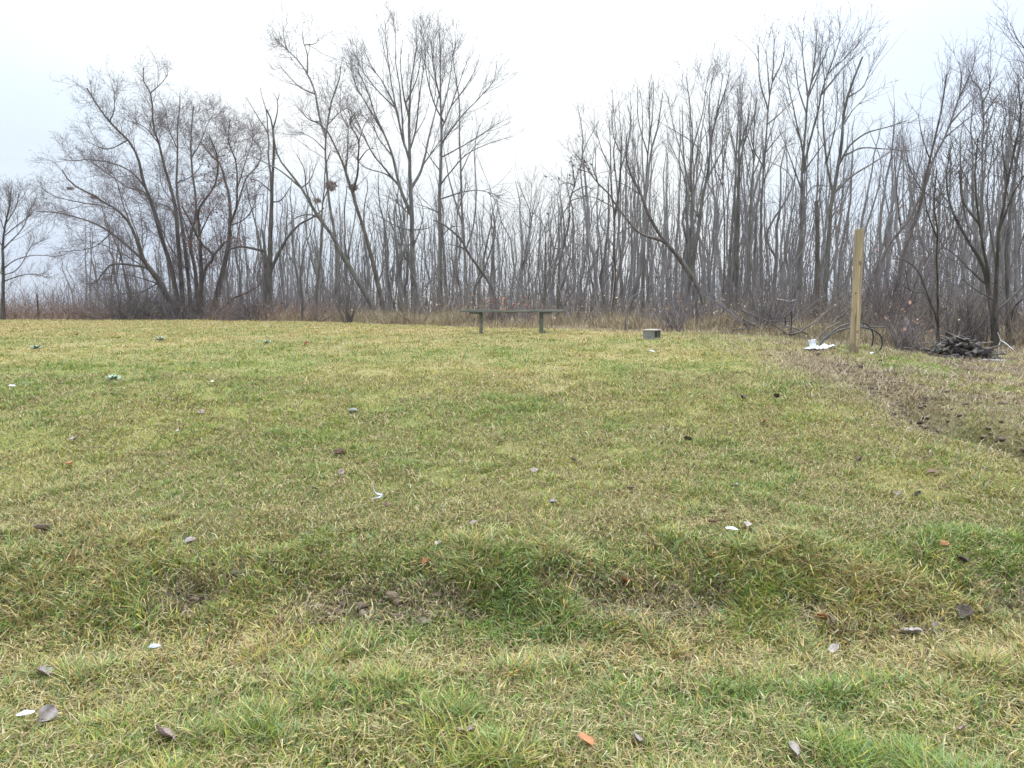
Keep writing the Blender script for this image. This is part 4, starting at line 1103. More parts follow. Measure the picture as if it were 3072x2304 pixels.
# wooden post
def post_material():
    m, t, b = material('treated_post_wood')
    n = t.nodes.new
    tcn = n('ShaderNodeTexCoord')
    mpn = n('ShaderNodeMapping'); mpn.inputs['Scale'].default_value = (1, 1, .025)
    t.links.new(tcn.outputs['Object'], mpn.inputs[0])
    nz = n('ShaderNodeTexNoise'); nz.inputs['Scale'].default_value = 48; nz.inputs['Detail'].default_value = 3; nz.inputs['Distortion'].default_value = .3
    t.links.new(mpn.outputs[0], nz.inputs['Vector'])
    rp = n('ShaderNodeValToRGB')
    rp.color_ramp.elements[0].position = .32; rp.color_ramp.elements[0].color = (.15, .105, .05, 1)
    rp.color_ramp.elements[1].position = .62; rp.color_ramp.elements[1].color = (.40, .295, .165, 1)
    t.links.new(nz.outputs['Fac'], rp.inputs[0])
    # broad green grey weathering
    n2 = n('ShaderNodeTexNoise'); n2.inputs['Scale'].default_value = 2.2; n2.inputs['Detail'].default_value = 3
    t.links.new(tcn.outputs['Object'], n2.inputs['Vector'])
    r2 = n('ShaderNodeMapRange'); r2.inputs['From Min'].default_value = .42; r2.inputs['From Max'].default_value = .68; r2.inputs['To Max'].default_value = .7
    t.links.new(n2.outputs['Fac'], r2.inputs['Value'])
    mx = n('ShaderNodeMix'); mx.data_type = 'RGBA'; mx.inputs['B'].default_value = (.21, .185, .105, 1)
    t.links.new(r2.outputs[0], mx.inputs['Factor']); t.links.new(rp.outputs[0], mx.inputs['A'])
    # drying cracks: long thin dark lines along the grain
    mp3 = n('ShaderNodeMapping'); mp3.inputs['Scale'].default_value = (1, 1, .02); mp3.inputs['Location'].default_value = (.3, .1, .07)
    t.links.new(tcn.outputs['Object'], mp3.inputs[0])
    wv = n('ShaderNodeTexNoise'); wv.inputs['Scale'].default_value = 30; wv.inputs['Detail'].default_value = 1
    t.links.new(mp3.outputs[0], wv.inputs['Vector'])
    ab = n('ShaderNodeMath'); ab.operation = 'SUBTRACT'; ab.inputs[1].default_value = .5; t.links.new(wv.outputs['Fac'], ab.inputs[0])
    ab2 = n('ShaderNodeMath'); ab2.operation = 'ABSOLUTE'; t.links.new(ab.outputs[0], ab2.inputs[0])
    rc = n('ShaderNodeMapRange'); rc.inputs['From Min'].default_value = .012; rc.inputs['From Max'].default_value = .035; rc.inputs['To Min'].default_value = .75; rc.inputs['To Max'].default_value = 0
    t.links.new(ab2.outputs[0], rc.inputs['Value'])
    mxc = n('ShaderNodeMix'); mxc.data_type = 'RGBA'; mxc.inputs['B'].default_value = (.07, .05, .028, 1)
    t.links.new(rc.outputs[0], mxc.inputs['Factor']); t.links.new(mx.outputs['Result'], mxc.inputs['A'])
    # mud splashed over the foot
    spz = n('ShaderNodeSeparateXYZ'); t.links.new(tcn.outputs['Object'], spz.inputs[0])
    n4 = n('ShaderNodeTexNoise'); n4.inputs['Scale'].default_value = 18; n4.inputs['Detail'].default_value = 4; t.links.new(tcn.outputs['Object'], n4.inputs['Vector'])
    ma = n('ShaderNodeMath'); ma.operation = 'MULTIPLY_ADD'; ma.inputs[1].default_value = .5; t.links.new(n4.outputs['Fac'], ma.inputs[0])
    mi = n('ShaderNodeMath'); mi.operation = 'MULTIPLY'; mi.inputs[1].default_value = -1; t.links.new(spz.outputs['Z'], mi.inputs[0]); t.links.new(mi.outputs[0], ma.inputs[2])
    rm = n('ShaderNodeMapRange'); rm.inputs['From Min'].default_value = .08; rm.inputs['From Max'].default_value = .16; rm.inputs['To Max'].default_value = .7
    t.links.new(ma.outputs[0], rm.inputs['Value'])
    mxm = n('ShaderNodeMix'); mxm.data_type = 'RGBA'; mxm.inputs['B'].default_value = (.12, .085, .05, 1)
    t.links.new(rm.outputs[0], mxm.inputs['Factor']); t.links.new(mxc.outputs['Result'], mxm.inputs['A'])
    last = mxm.outputs['Result']
    for kx, ky, kz, kr in ((.012, -.052, 1.30, .030), (-.052, .0, .62, .022), (.02, -.052, .30, .02), (-.03, -.052, .86, .018)):
        vs = n('ShaderNodeVectorMath'); vs.operation = 'SUBTRACT'; vs.inputs[1].default_value = (kx, ky, kz); t.links.new(tcn.outputs['Object'], vs.inputs[0])
        vm = n('ShaderNodeVectorMath'); vm.operation = 'MULTIPLY'; vm.inputs[1].default_value = (1, 1, .6); t.links.new(vs.outputs[0], vm.inputs[0])
        vl = n('ShaderNodeVectorMath'); vl.operation = 'LENGTH'; t.links.new(vm.outputs[0], vl.inputs[0])
        rk = n('ShaderNodeMapRange'); rk.inputs['From Min'].default_value = kr * .45; rk.inputs['From Max'].default_value = kr; rk.inputs['To Min'].default_value = .85; rk.inputs['To Max'].default_value = 0
        t.links.new(vl.outputs['Value'], rk.inputs['Value'])
        mk = n('ShaderNodeMix'); mk.data_type = 'RGBA'; mk.inputs['B'].default_value = (.11, .06, .03, 1)
        t.links.new(rk.outputs[0], mk.inputs['Factor']); t.links.new(last, mk.inputs['A']); last = mk.outputs['Result']
    t.links.new(last, b.inputs['Base Color'])
    b.inputs['Roughness'].default_value = .8
    bp = n('ShaderNodeBump'); bp.inputs['Strength'].default_value = .25; bp.inputs['Distance'].default_value = .004
    t.links.new(nz.outputs['Fac'], bp.inputs['Height']); t.links.new(bp.outputs[0], b.inputs['Normal'])
    return m
pp = gpt(2561, 1056)
ph = (1056 - 692) / FPX * pp[1] * 1.0
def post_fn(co):
    # tiny warp and a seam down the front face
    return Vector((co.x + .004 * math.sin(co.z * 2.3), co.y + .003 * math.sin(co.z * 1.7 + 1), co.z + (.012 * (co.x / .06) if co.z > ph - .1 else 0)))
post = bobj('wooden_post', [(-.052, .052, -.052, .052, -.25, ph)], post_material(), None, .006, post_fn, 6)
post.location = pp; post.rotation_euler = (0, math.radians(.2), math.radians(-2))
tag(post, 'upright square treated wooden post standing alone on the right', 'post')

# white container and sheet
bu = gpt(2441, 1047)
s_ = bu[1] / FPX
K = 20
bucket = thing('bucket', 'small white plastic bucket tipped against the crumpled sheet', 'bucket', bu)
an = np.linspace(0, 2 * math.pi, K, endpoint=False)
prof = [(.045, .0), (.047, .006), (.052, .13), (.056, .132), (.056, .139), (.049, .139), (.043, .01), (.0005, .009)]
V = np.concatenate([np.stack([np.cos(an) * r, np.sin(an) * r, np.full(K, z)], 1) for r, z in prof])
F = np.array([[i * K + j, i * K + (j + 1) % K, (i + 1) * K + (j + 1) % K, (i + 1) * K + j] for i in range(len(prof) - 1) for j in range(K)])
M['bucket'] = noise_mat('white_bucket', (.70, .71, .73), (.80, .80, .81), 6, rough=.4, spec=.4)
o = mesh_from('body', V, F, M['bucket'], True, parent=bucket)
hd = resample([(.055, 0, .125), (.05, -.05, .10), (0, -.075, .085), (-.05, -.05, .10), (-.055, 0, .125)], 12)
V, F = tubes(hd[None], np.full((1, 12), .0025), 5)
mesh_from('handle', V, F, M['pale_wood'], True, parent=bucket)
bucket.rotation_euler = (math.radians(-12), math.radians(-9), .4)
sh = gpt(2456, 1051)
g_ = 26
U_, V_ = np.meshgrid(np.linspace(-1, 1, g_), np.linspace(-1, 1, g_))
X = U_ * .20 + .03 * V_; Y = V_ * .16
rad = np.sqrt(U_ ** 2 + V_ ** 2)
Zs = .02 + .09 * np.abs(fbm(U_ * 2.2 + 3, V_ * 2.2, 5, 3) - .42) * (1.25 - np.clip(rad, 0, 1)) * 3 + .05 * np.clip(U_, 0, 1)
Vt = np.stack([X, Y, Zs], -1).reshape(-1, 3); Vb = Vt - [0, 0, .003]
i = (np.arange(g_ - 1)[:, None] * g_ + np.arange(g_ - 1)[None]).ravel()
Ft_ = np.stack([i, i + 1, i + g_ + 1, i + g_], 1); n0 = g_ * g_
rim = []
for k in range(g_ - 1):
    for a_, b_ in ((k, k + 1), ((g_ - 1) * g_ + k + 1, (g_ - 1) * g_ + k), ((k + 1) * g_, k * g_), (k * g_ + g_ - 1, (k + 1) * g_ + g_ - 1)):
        rim.append([b_, a_, a_ + n0, b_ + n0])
o = mesh_from('plastic_sheet', np.concatenate([Vt, Vb]), np.concatenate([Ft_, Ft_[:, ::-1] + n0, np.array(rim)]), M['white'], True, loc=sh)
o.rotation_euler = (0, 0, .3)
tag(o, 'crumpled white plastic sheet lying on the ground left of the wooden post', 'sheet')

# black pipe looped behind the post
ce = (2350, 650, 722 / 2212.)
E = lambda x, y: (ce[0] + x * ce[2], ce[1] + y * ce[2])
def traced(pts, crop, d, slope, K=40):
    px = np.array([crop(*p) for p in pts]); cum = np.concatenate([[0], np.cumsum(np.linalg.norm(np.diff(px, axis=0), axis=1))])
    return resample(np.array([at(p[0], p[1], d + slope * c / cum[-1]) for p, c in zip(px, cum)]), K)
l1 = traced([(325, 1235), (350, 1150), (420, 1080), (500, 1025), (600, 985), (720, 973), (790, 1010), (825, 1080), (820, 1160), (800, 1220)], E, pp[1] + .16, .45)
l2 = traced([(330, 1200), (345, 1165), (400, 1112), (480, 1062), (600, 1025), (740, 1020), (830, 1045), (890, 1090), (910, 1150), (890, 1220), (835, 1268)], E, pp[1] + .14, .12)
b0 = np.array([l1[0, 0], l1[0, 1], float(ground_z(l1[0, 0], l1[0, 1]))])
V, F = tubes(np.stack([l1, l2]) - b0, np.full((2, 40), .0105) * (1 + .12 * (np.arange(40) % 2))[None], 8)
o = mesh_from('black_pipe', V, F, M['black'], True, loc=b0)
tag(o, 'looped black plastic pipe arching behind the foot of the wooden post', 'pipe')

# white board, scraps and the pale forked stick on the right
wbp = gpt(2979, 1085)
o = bobj('white_board', [(-.185, .185, -.05, .05, 0, .022)], M['white'], None, .003); o.location = wbp + [0, 0, .01]; o.rotation_euler = (.0, .03, .12)
tag(o, 'short white board lying flat in front of the woodpile', 'board')
y1 = traced([(1978, 1250), (1980, 1190), (1995, 1140), (1985, 1100), (1968, 1062)], E, 12.3, .1, 14)
y2 = traced([(1995, 1140), (2020, 1150), (2060, 1178), (2115, 1225)], E, 12.35, -.3, 14)
b0 = np.array([y1[0, 0], y1[0, 1], float(ground_z(y1[0, 0], y1[0, 1]))])
y1[0, 2] = b0[2] - .02
V, F = tubes(np.stack([y1, y2]) - b0, np.stack([np.linspace(.011, .006, 14), np.linspace(.011, .007, 14)]), 6)
o = mesh_from('forked_stick', V, F, M['pale_wood'], True, loc=b0)
tag(o, 'bleached white forked stick propped at the right end of the woodpile', 'stick')

# logs of the woodpile
def log_mesh(seed):
    rr = np.random.default_rng(900 + seed)
    Ln = .18 + .24 * rr.random(); r = .014 + .026 * rr.random(); S = 9
    split = rr.random() < .6
    K = 7
    a = np.linspace(0, 2 * math.pi, S, endpoint=False)
    pr = 1 + .2 * rr.normal(size=S)
    if split:
        pr = np.where(np.sin(a) > 0, pr * .45, pr)
    rings = []
    bend = rr.normal(size=2) * .02
    flat = .55 + .6 * rr.random()
    for k in range(K):
        s = k / (K - 1)
        kk = 1 if 0 < k < K - 1 else .93
        rad = r * pr * kk * (1 + .05 * rr.normal(size=S))
        rings.append(np.stack([np.full(S, (s - .5) * Ln), np.cos(a) * rad + bend[0] * math.sin(s * 3.1), np.sin(a) * rad * flat + bend[1] * math.sin(s * 3.1)], 1))
    V = np.concatenate(rings)
    Fq = np.array([[i * S + j, i * S + (j + 1) % S, (i + 1) * S + (j + 1) % S, (i + 1) * S + j] for i in range(K - 1) for j in range(S)])
    cap0 = np.arange(S)[::-1][None]; cap1 = (np.arange(S) + (K - 1) * S)[None]
    return V, Fq, cap0, cap1, r
M['log'] = noise_mat('old_dark_log', (.022, .018, .016), (.085, .07, .06), 16, (.2, 1, 1), bump=.6, c3=(.13, .115, .095), s3=6)
M['log_end'] = noise_mat('grey_log', (.07, .058, .048), (.19, .16, .13), 14, (.25, 1, 1), bump=.5)
wp0 = gpt(2890, 1079)
rr = np.random.default_rng(4)
k = 0
rows = [(-.42, .52, .03, 18), (-.40, .46, .085, 16), (-.36, .38, .135, 13), (-.30, .30, .185, 10), (-.22, .22, .235, 8), (-.14, .14, .285, 5), (-.06, .10, .33, 3)]
nd = 0
for (xa, xb, z, n) in rows:
    for j in range(n):
        V, Fq, c0, c1, r = log_mesh(k)
        end_on = rr.random() < .5
        x = xa + (xb - xa) * (j + .5) / n + rr.normal() * .02
        y = wp0[1] + .10 + rr.normal() * .10 + z * .25
        X = wp0[0] + x
        pale = rr.random() < .22
        o = mesh_from('firewood_log', V, [Fq, c0, c1], M['log_end' if pale else 'log'])
        o.location = (X, y, float(ground_z(X, y)) + z)
        o.rotation_euler = (rr.random() * 6.28, rr.normal() * .24, (math.pi / 2 if end_on else 0) + rr.normal() * .6)
        tag(o, 'greyish split log showing paler than the rest in the woodpile' if pale else 'dark rotting split log in the woodpile by the dark tree', 'log', 'paler logs in the woodpile' if pale else 'dark logs in the woodpile')
        k += 1
for j in range(34):                       # sticks thrown on and around the pile
    ln = .35 + .5 * rr.random(); a = rr.random() * math.pi; el_ = rr.normal() * .25 + (.5 if j % 4 == 0 else 0)
    x = -.5 + 1.15 * rr.random(); X = wp0[0] + x; Y = wp0[1] + .05 + .3 * rr.random()
    c0 = np.array([X, Y, float(ground_z(X, Y)) + max(.03, .34 - .55 * abs(x)) * (.5 + .6 * rr.random())])
    t = np.array([math.cos(a) * math.cos(el_), math.sin(a) * math.cos(el_), math.sin(el_)])
    q = resample([c0 - t * ln * .5, c0 + rr.normal(size=3) * .03, c0 + t * ln * .5], 8); q[:, 2] = np.maximum(q[:, 2], ground_z(q[:, 0], q[:, 1]) + .015)
    R = np.linspace(.013, .006, 8)[None]
    P1, R1 = sprout(q[None], R, 4, .1, .3, 4, .7, .03, .14, rr, .2, 1, rfac=.01, rmin=.004)
    pr_ = [tubes(q[None] - c0, R, 5)] + ([tubes(P1 - c0, R1, 3)] if len(P1) else [])
    V, F = merge(pr_)
    o = mesh_from('broken_stick', V, F, M['log_end' if j % 3 == 0 else 'bark_dark'], loc=c0)
    tag(o, 'broken stick thrown on the woodpile beside the dark tree', 'stick', 'sticks on the woodpile')
stump = gpt(2935, 1075)
S = 12; an = np.linspace(0, 2 * math.pi, S, endpoint=False); pr = 1 + .08 * rr.normal(size=S)
V = np.concatenate([np.stack([np.cos(an) * .055 * pr * q, np.sin(an) * .055 * pr * q, np.full(S, z)], 1) for z, q in ((-.05, 1.15), (.05, 1.02), (.2, .97), (.225, .92))])
F = np.array([[i * S + j, i * S + (j + 1) % S, (i + 1) * S + (j + 1) % S, (i + 1) * S + j] for i in range(3) for j in range(S)])
o = mesh_from('upright_log', V, [F, (np.arange(S) + 3 * S)[None]], M['log_end'], loc=stump)
tag(o, 'short grey log standing on end in front of the woodpile', 'log')

# dead branches lying about
def branch(label, pts, crop, d, slope, r0, r1, mat, seed, tw=3.0, name='dead_branch'):
    rr = np.random.default_rng(seed)
    q = traced(pts, crop, d, slope, 16)
    gz = ground_z(q[:, 0], q[:, 1]); q[:, 2] = np.maximum(q[:, 2], gz + r0 * .6)
    R = np.linspace(r0, r1, 16)[None]
    P1, R1 = sprout(q[None], R, tw, .15, .6, 5, .7, .06, .18, rr, .2, 1, rfac=.009, rmin=.004)
    b0 = np.array([q[0, 0], q[0, 1], gz[0]])
    pr = [tubes(q[None] - b0, R, 6)]
    if len(P1): pr.append(tubes(P1 - b0, R1, 3))
    V, F = merge(pr)
    o = mesh_from(name, V, F, M[mat], True, loc=b0)
    tag(o, label, 'branch')
branch('dark dead branch sloping up out of the brush left of the white bucket', [(60, 1085), (150, 1060), (220, 1010), (320, 960)], E, 13, .4, .022, .008, 'bark_dark', 1)
branch('fallen limb leaning behind the wooden post', [(380, 1030), (470, 960), (560, 890), (640, 800)], E, 15.5, .5, .03, .012, 'bark_dark', 2)
branch('pale bare branch sticking out of the brush left of the post', [(-60, 760), (20, 770), (60, 780), (120, 760)], E, 14.5, .5, .014, .006, 'pale_wood', 3)
branch('bent dark stick standing in the dry grass left of the concrete block', [(1690, 350), (1700, 230), (1725, 140), (1780, 60), (1800, 40)], lambda x, y: (1340 + x * .3165, 880 + y * .3165), 15.6, .2, .02, .01, 'bark_dark', 4, 1.5)
branch('broken branch lying left of the fan-shaped shrub', [(440, 1612), (500, 1575), (560, 1550)], B, 23.5, .4, .03, .012, 'bark_dark', 5)
branch('second broken branch crossing low beside the fan-shaped shrub', [(475, 1620), (530, 1585), (570, 1560)], B, 23.2, .3, .02, .008, 'bark_dark', 6)
branch('short leaning stake in the grass behind the concrete block', [(1175, 1500), (1200, 1470), (1235, 1440)], lambda x, y: (1400 + x * .5122, 200 + y * .5122), 16.5, .2, .022, .012, 'bark_dark', 7, .5)
rr = np.random.default_rng(15)
for j in range(20):
    px = 2250 + 400 * rr.random() ** 1.3; d = 13.2 + 1.8 * rr.random()
    a = at(px, 1000, d); a[2] = ground_z(a[0], a[1]) + .05 + .28 * rr.random()
    t = rr.normal(size=3) * [1, .5, .25]; t /= np.linalg.norm(t)
    ln = .7 + .8 * rr.random()
    q = resample([a - t * ln * .5, a + [0, 0, .06], a + t * ln * .5], 10); q[:, 2] = np.maximum(q[:, 2], ground_z(q[:, 0], q[:, 1]) + .02)
    R = np.linspace(.014, .005, 10)[None]
    P1, R1 = sprout(q[None], R, 9, .2, .7, 5, .6, .03, .14, rr, .1, 1, rfac=.008, rmin=.004)
    P2, R2 = sprout(P1, R1, 5, .1, .3, 3, .6, .03, .14, rr, .1, 1, rfac=.008, rmin=.003)
    b0 = a - [0, 0, .1]
    V, F = merge([tubes(q[None] - b0, R, 5), tubes(P1 - b0, R1, 3), tubes(P2 - b0, R2, 3)])
    o = mesh_from('brush_branch', V, F, M['twig_dark'], loc=b0)
    tag(o, 'dead twiggy branch in the brush pile left of the white bucket', 'branch', 'branches of the brush pile')

# a thin stake in the weeds at the far left
st = at(115, 955, 31); st[2] = float(ground_z(st[0], st[1]))
q = np.array([st + [0, 0, -.2], st + [.01, 0, .5], st + [0, .0, 1.0], st + [-.01, 0, 1.15]])
V, F = tubes(q[None] - st, np.array([[.035, .033, .03, .004]]), 6)
o = mesh_from('thin_stake', V, F, M['bark_dark'], True, loc=st)
tag(o, 'thin dark stake standing in the brown weeds at far left', 'stake')

# ------------------------------------------------------------------ things lying on the lawn
def leaf_mesh(name, L_, W_, curl, seed, lobes=0, stem=True, thick=.0008):
    rr = np.random.default_rng(seed)
    nu, nv = 9, 5
    V = []
    ph = rr.random() * 6
    for i in range(nu):
        s = i / (nu - 1)
        w = W_ * .5 * (math.sin(math.pi * min(s * .93 + .05, 1)) ** .75) * (1 + (.18 * math.sin(s * 20 + ph) if lobes else .05 * math.sin(s * 14 + ph)))
        for j in range(nv):
            v = (j / (nv - 1) - .5) * 2
            x = (s - .5) * L_; y = v * w
            z = .004 + curl * L_ * (abs(v) ** 1.6 * .35 * (w / (W_ * .5)) + .35 * (s - .45) ** 2 * 2) + .05 * L_ * math.sin(s * 7 + v * 3 + ph) * .5
            V.append((x, y, z))
    V = np.array(V); n0 = len(V)
    i = (np.arange(nu - 1)[:, None] * nv + np.arange(nv - 1)[None]).ravel()
    F = np.stack([i, i + 1, i + nv + 1, i + nv], 1)
    rim = []
    for k in range(nu - 1):
        rim += [[k * nv, (k + 1) * nv, (k + 1) * nv + n0, k * nv + n0], [(k + 1) * nv + nv - 1, k * nv + nv - 1, k * nv + nv - 1 + n0, (k + 1) * nv + nv - 1 + n0]]
    for k in range(nv - 1):
        rim += [[k + 1, k, k + n0, k + 1 + n0], [(nu - 1) * nv + k, (nu - 1) * nv + k + 1, (nu - 1) * nv + k + 1 + n0, (nu - 1) * nv + k + n0]]
    Vall = np.concatenate([V, V - [0, 0, thick]])
    Fall = np.concatenate([F, F[:, ::-1] + n0, np.array(rim)])
    parts = [(Vall, Fall)]
    if stem:
        q = np.array([[(-.5) * L_ * 1.0, 0, .004 + curl * L_ * .14], [-.65 * L_, .02 * L_, .012], [-.85 * L_, .08 * L_, .010]])
        parts.append(tubes(q[None], np.array([[.0012, .001, .0009]]), 4))
    return merge(parts)
LC = {}
def leaf_mat(key, c):
    if key not in LC:
        LC[key] = noise_mat('leaf_' + key, tuple(v * .72 for v in c), tuple(min(v * 1.25, .9) for v in c), 40, rough=.7, bump=.2, c3=tuple(v * .5 for v in c), s3=25, lo3=.56, hi3=.75)
    return LC[key]
TONE = {k_: tuple(.72 * q_ for q_ in v_) for k_, v_ in dict(mauve=(.27, .195, .17), orange=(.40, .165, .07), peach=(.46, .30, .20), grey=(.24, .20, .175), dark=(.06, .04, .032), red=(.30, .08, .04), tan=(.33, .25, .19), pale=(.31, .26, .22), brown=(.15, .085, .055)).items()}
LEAVES = [  # px, py, size in photo px, tone, curl, label
    (1398, 2243, 52, 'mauve', .25, 'broad mauve-brown leaf near the middle of the bottom edge'),
    (1753, 2271, 44, 'orange', .3, 'pinkish orange leaf at the bottom edge, right of the mauve-brown leaf'),
    (1905, 2266, 44, 'grey', .25, 'pale grey leaf at the bottom edge right of the pinkish orange leaf'),
    (487, 2251, 60, 'mauve', .3, 'mauve leaf near the bottom edge at left'),
    (2887, 2234, 32, 'mauve', .2, 'small mauve-grey leaf in the bottom right corner'),
    (2373, 2292, 34, 'pale', .4, 'thin pale leaf cut by the bottom edge right of centre'),
    (134, 2062, 44, 'grey', .35, 'grey curled leaf in the long grass at far lower left'),
    (139, 2191, 44, 'grey', .4, 'grey crumpled leaf just above the white scrap at lower left'),
    (985, 1992, 30, 'dark', .3, 'small dark grey leaf half sunk in grass below the bank'),
    (840, 1903, 40, 'brown', .5, 'brown curled leaf in the ditch left of centre'),
    (1280, 1717, 30, 'orange', .5, 'upright orange leaf on top of the bank near the centre'),
    (1873, 1778, 30, 'red', .6, 'red-orange folded leaf on the bank right of centre'),
    (2465, 1883, 44, 'orange', .4, 'bright orange leaf on the long ditch grass at right'),
    (2892, 1873, 54, 'dark', .3, 'dark brown leaf on the bank at far right'),
    (2800, 1917, 62, 'grey', .2, 'wide grey slab-like leaf in the ditch at right'),
    (2734, 1931, 56, 'pale', .4, 'pale grey curled leaf beside the wide grey leaf in the ditch'),
    (2882, 1713, 34, 'dark', .5, 'dark brown leaf lying above the bank at far right'),
    (2504, 1982, 36, 'pale', .3, 'sliver of pale grey leaf in front of the ditch at right'),
    (2504, 1640, 18, 'orange', .4, 'tiny orange leaf on the lawn above the bank at right'),
    (2831, 1657, 28, 'orange', .3, 'flat orange leaf on the lawn near the right edge'),
    (2308, 1692, 14, 'red', .4, 'tiny red leaf at the top of the bank right of centre'),
    (2136, 1590, 30, 'peach', .4, 'peach coloured leaf left of the pale grey leaf on the lawn'),
    (2240, 1602, 36, 'pale', .4, 'pale grey leaf standing beside the white sliver on the lawn'),
    (127, 1614, 50, 'tan', .4, 'large tan leaf on the lawn at the left edge'),
    (572, 1649, 34, 'grey', .3, 'grey leaf above the bank left of centre'),
    (1316, 1659, 30, 'tan', .4, 'beige leaf just above the orange bank leaf'),
    (1422, 1595, 32, 'mauve', .35, 'mauve leaf on the lawn above the bank, centre'),
    (927, 1627, 26, 'dark', .35, 'dark violet leaf above the bank left of centre'),
    (1160, 1537, 26, 'brown', .5, 'dark brown curled leaf below the white curled strip'),
    (943, 1482, 28, 'grey', .3, 'grey leaf on the lawn left of the white curled strip'),
    (1022, 1430, 26, 'mauve', .4, 'greyish leaf below the red-brown leaf on the lawn'),
    (1017, 1372, 36, 'brown', .5, 'red-brown folded leaf on the green lawn left of centre'),
    (1603, 1426, 34, 'mauve', .3, 'upright mauve leaf alone in the middle of the lawn'),
    (1659, 1525, 26, 'grey', .5, 'narrow grey leaf between lawn centre and bank'),
    (1890, 1480, 30, 'tan', .3, 'beige flat leaf on the lawn right of centre'),
    (1718, 1390, 24, 'grey', .3, 'small grey leaf right of the upright mauve leaf'),
    (2207, 1471, 28, 'grey', .3, 'bluish grey leaf on the lawn, right half'),
    (2292, 1278, 28, 'red', .3, 'rust red leaf high on the lawn right of centre'),
    (2226, 1204, 26, 'dark', .6, 'dark curled leaf high on the lawn, left of its twin'),
    (2328, 1202, 22, 'dark', .6, 'dark curled leaf high on the lawn, right of its twin'),
    (2062, 1333, 26, 'dark', .6, 'dark crumpled leaf on the lawn below the concrete block'),
    (2578, 1394, 32, 'dark', .5, 'dark grey strip of leaf on the lawn below the wooden post'),
    (2695, 1498, 18, 'pale', .3, 'small pale leaf on the lawn at right, left of a dark one'),
    (2756, 1500, 22, 'dark', .4, 'dark leaf on the lawn at right beside a small pale one'),
    (2795, 1429, 28, 'brown', .3, 'brown leaf on the lawn below the furrow'),
    (225, 1330, 32, 'mauve', .4, 'pale mauve leaf on the green lawn at left'),
    (209, 1405, 28, 'orange', .3, 'orange-brown leaf below the pale mauve leaf at left'),
    (605, 1246, 22, 'tan', .4, 'small beige leaf on the upper lawn left of the grey stone'),
    (920, 1038, 18, 'red', .4, 'reddish leaf near the far lawn edge left of centre'),
    (233, 1012, 16, 'dark', .5, 'dark leaf near the far lawn edge at left'),
    (2131, 1699, 28, 'orange', .3, 'orange sliver of leaf on the bank top right of centre')]
rr = np.random.default_rng(8)
for i, (px, py, sz, tone, curl, lab) in enumerate(LEAVES):
    p = gpt(px, py)
    dist = np.linalg.norm(p - [0, 0, CAM_Z])
    Ln = sz * dist / FPX * (1.12 if py > 1950 else .9)
    V, F = leaf_mesh('fallen_leaf', Ln, Ln * (.66 + .24 * rr.random()), curl * 2.2, i, lobes=(i % 3 == 0))
    o = mesh_from('fallen_leaf', V, F, leaf_mat(tone, TONE[tone]), True)
    far = sstep(p[1], 3.5, 6)
    o.location = p + [0, 0, (.034 if py > 2000 else .022) * (1 - far) + .010 + .002 * p[1]]
    o.rotation_euler = (math.radians(18) + rr.normal() * .25, rr.normal() * .25, rr.random() * 6.28)
    tag(o, lab, 'leaf')

# white scraps and slivers
def scrap(label, px, py, lpx, wpx, mat, seed, curl=.5, name='white_scrap', cat='litter', rz=None, lift=.05):
    p = gpt(px, py); dist = np.linalg.norm(p - [0, 0, CAM_Z])
    V, F = leaf_mesh(name, lpx * dist / FPX * .72, wpx * dist / FPX * 1.0, curl, seed, stem=False, thick=.0015)
    o = mesh_from(name, V, F, M[mat], True)
    o.location = p + [0, 0, lift]; o.rotation_euler = (math.radians(20), rr.normal() * .1, rr.random() * .8 - .4 if rz is None else rz)
    tag(o, label, cat)
scrap('curled white scrap on the grass at lower left', 470, 2010, 52, 14, 'white', 1, .8, lift=.09)
scrap('white strip of litter in the bottom left corner', 82, 2212, 54, 14, 'white', 2, .3, lift=.08)
scrap('pale bluish white sliver lying on the lawn right of centre', 2194, 1623, 50, 13, 'white', 3, .3, rz=-.5, lift=.06)
scrap('white scrap on the upper lawn at the far left edge', 38, 1173, 22, 8, 'white', 4, .3, rz=.2)
scrap('tiny white scrap on the ground right of the wooden post', 2615, 1071, 14, 6, 'white', 5, .2)
scrap('white sliver high on the lawn below the concrete block', 1955, 1066, 24, 7, 'white', 6, .4, rz=-.3)
scrap('small white scrap on the lawn left of the grey stone', 638, 1160, 14, 6, 'white', 7, .4)
scrap('thin white scrap in the green grass at the left', 534, 1311, 16, 7, 'white', 8, .6, rz=-.8)
# white curled strip standing in the lawn
p = gpt(1130, 1505); s_ = np.linalg.norm(p - [0, 0, CAM_Z]) / FPX
q1 = resample(np.array([(-10, 0, 52), (-8, 0, 34), (-2, 2, 22), (10, 2, 18), (18, 0, 20)]) * s_, 12)
q2 = resample(np.array([(-12, -4, 6), (0, -5, 10), (12, -4, 12), (18, -2, 20)]) * s_, 12)
V, F = tubes(np.stack([q1, q2]), np.stack([np.linspace(.002, .008, 12), np.linspace(.006, .008, 12)]), 6)
o = mesh_from('curled_strip', V, F, M['white'], True, loc=p)
tag(o, 'pale curled strip standing up from the middle lawn, left of centre', 'litter')
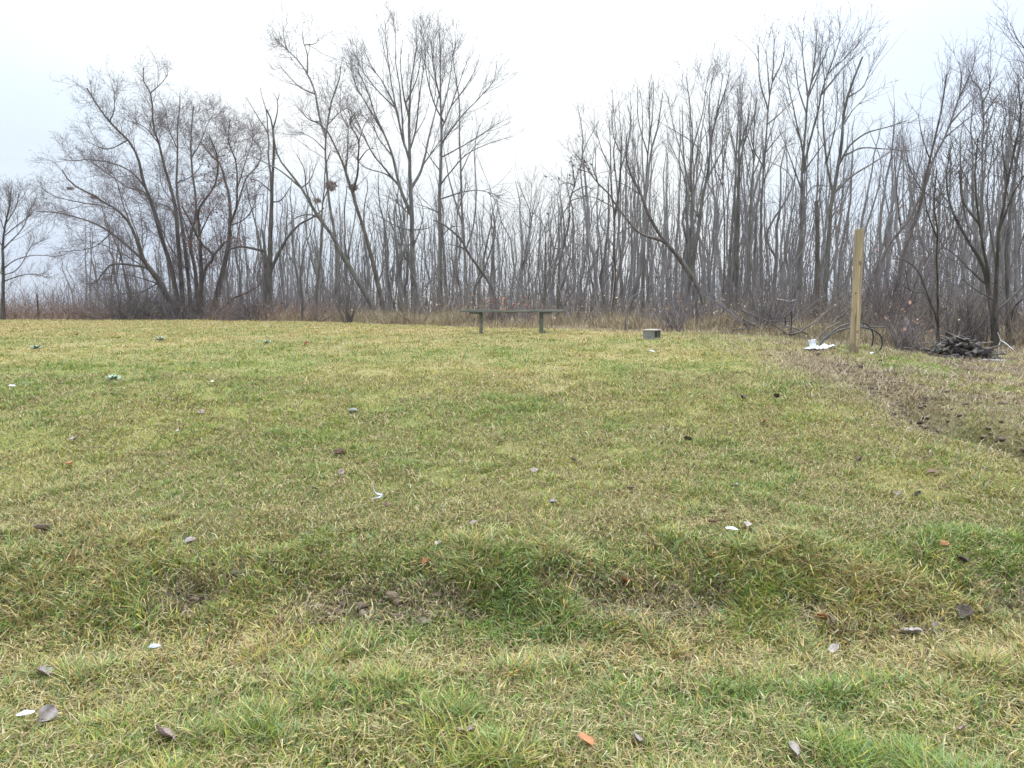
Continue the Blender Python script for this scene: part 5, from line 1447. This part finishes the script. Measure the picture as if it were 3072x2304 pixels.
# stone
p = gpt(1060, 1244); s_ = np.linalg.norm(p - [0, 0, CAM_Z]) / FPX
import bmesh
bm = bmesh.new(); bmesh.ops.create_icosphere(bm, subdivisions=3, radius=1)
for v in bm.verts:
    k = 1 + .22 * (float(fbm(np.array(v.co.x * 1.6 + 4), np.array(v.co.y * 1.6 + v.co.z), 3)) - .5)
    v.co = Vector((v.co.x * 14 * s_ * k, v.co.y * 11 * s_ * k, max(v.co.z, -.4) * 8 * s_ * k))
me = bpy.data.meshes.new('stone'); bm.to_mesh(me); bm.free(); me.shade_smooth(); me.materials.append(M['block'])
o = bpy.data.objects.new('stone', me); COL.objects.link(o); o.location = p + [0, 0, .035]
tag(o, 'rounded grey stone lying on the upper lawn left of centre', 'stone')

# grey-green leafy rosettes in the lawn
def rosette(label, px, py, wpx, seed):
    rr = np.random.default_rng(seed)
    p = gpt(px, py); s_ = np.linalg.norm(p - [0, 0, CAM_Z]) / FPX
    R = wpx * s_ * .5
    root = thing('weed_rosette', label, 'weed', p)
    n = 15
    for k in range(n):
        a = k * 2.4 + rr.normal() * .2; inner = k / n
        Ln = R * (1.0 - .45 * inner) * (.85 + .3 * rr.random())
        V, F = leaf_mesh('leaf', Ln, Ln * .42, -.25, seed * 50 + k, stem=False, thick=.002)
        V[:, 0] += Ln * .5
        el = .25 + .75 * inner
        c, s = math.cos(el), math.sin(el)
        V = np.stack([V[:, 0] * c - V[:, 2] * s, V[:, 1], V[:, 0] * s + V[:, 2] * c], 1)
        ca, sa = math.cos(a), math.sin(a)
        V = np.stack([V[:, 0] * ca - V[:, 1] * sa, V[:, 0] * sa + V[:, 1] * ca, V[:, 2] + .02], 1)
        mesh_from('leaf', V, F, M['weed'], True, parent=root)
M['weed'] = noise_mat('woolly_grey_green_leaf', (.19, .235, .16), (.31, .36, .25), 30, rough=.9)
rosette('largest grey-green leafy rosette on the upper lawn at left', 339, 1144, 52, 1)
rosette('grey-green leafy rosette near the far lawn edge below the willow', 480, 1024, 42, 2)
rosette('grey-green rosette near the far edge under the leaning trunks', 800, 1032, 30, 3)
rosette('pale leafy rosette on the far lawn at the left edge', 108, 1050, 38, 4)
# ------------------------------------------------------------------ damp autumn air
hz = bobj('haze', [(-130, 130, -40, 125, -1.6, 22)], None, None, 0)
hm = bpy.data.materials.new('damp_air'); hm.use_nodes = True
ht = hm.node_tree; ht.nodes.clear()
ho = ht.nodes.new('ShaderNodeOutputMaterial'); hv = ht.nodes.new('ShaderNodeVolumePrincipled')
hv.inputs['Color'].default_value = (.93, .95, 1.0, 1); hv.inputs['Density'].default_value = .0003; hv.inputs['Anisotropy'].default_value = .2
ht.links.new(hv.outputs[0], ho.inputs['Volume'])
hz.data.materials.clear(); hz.data.materials.append(hm)
tag(hz, kind='stuff')
print('objects', len(bpy.data.objects))
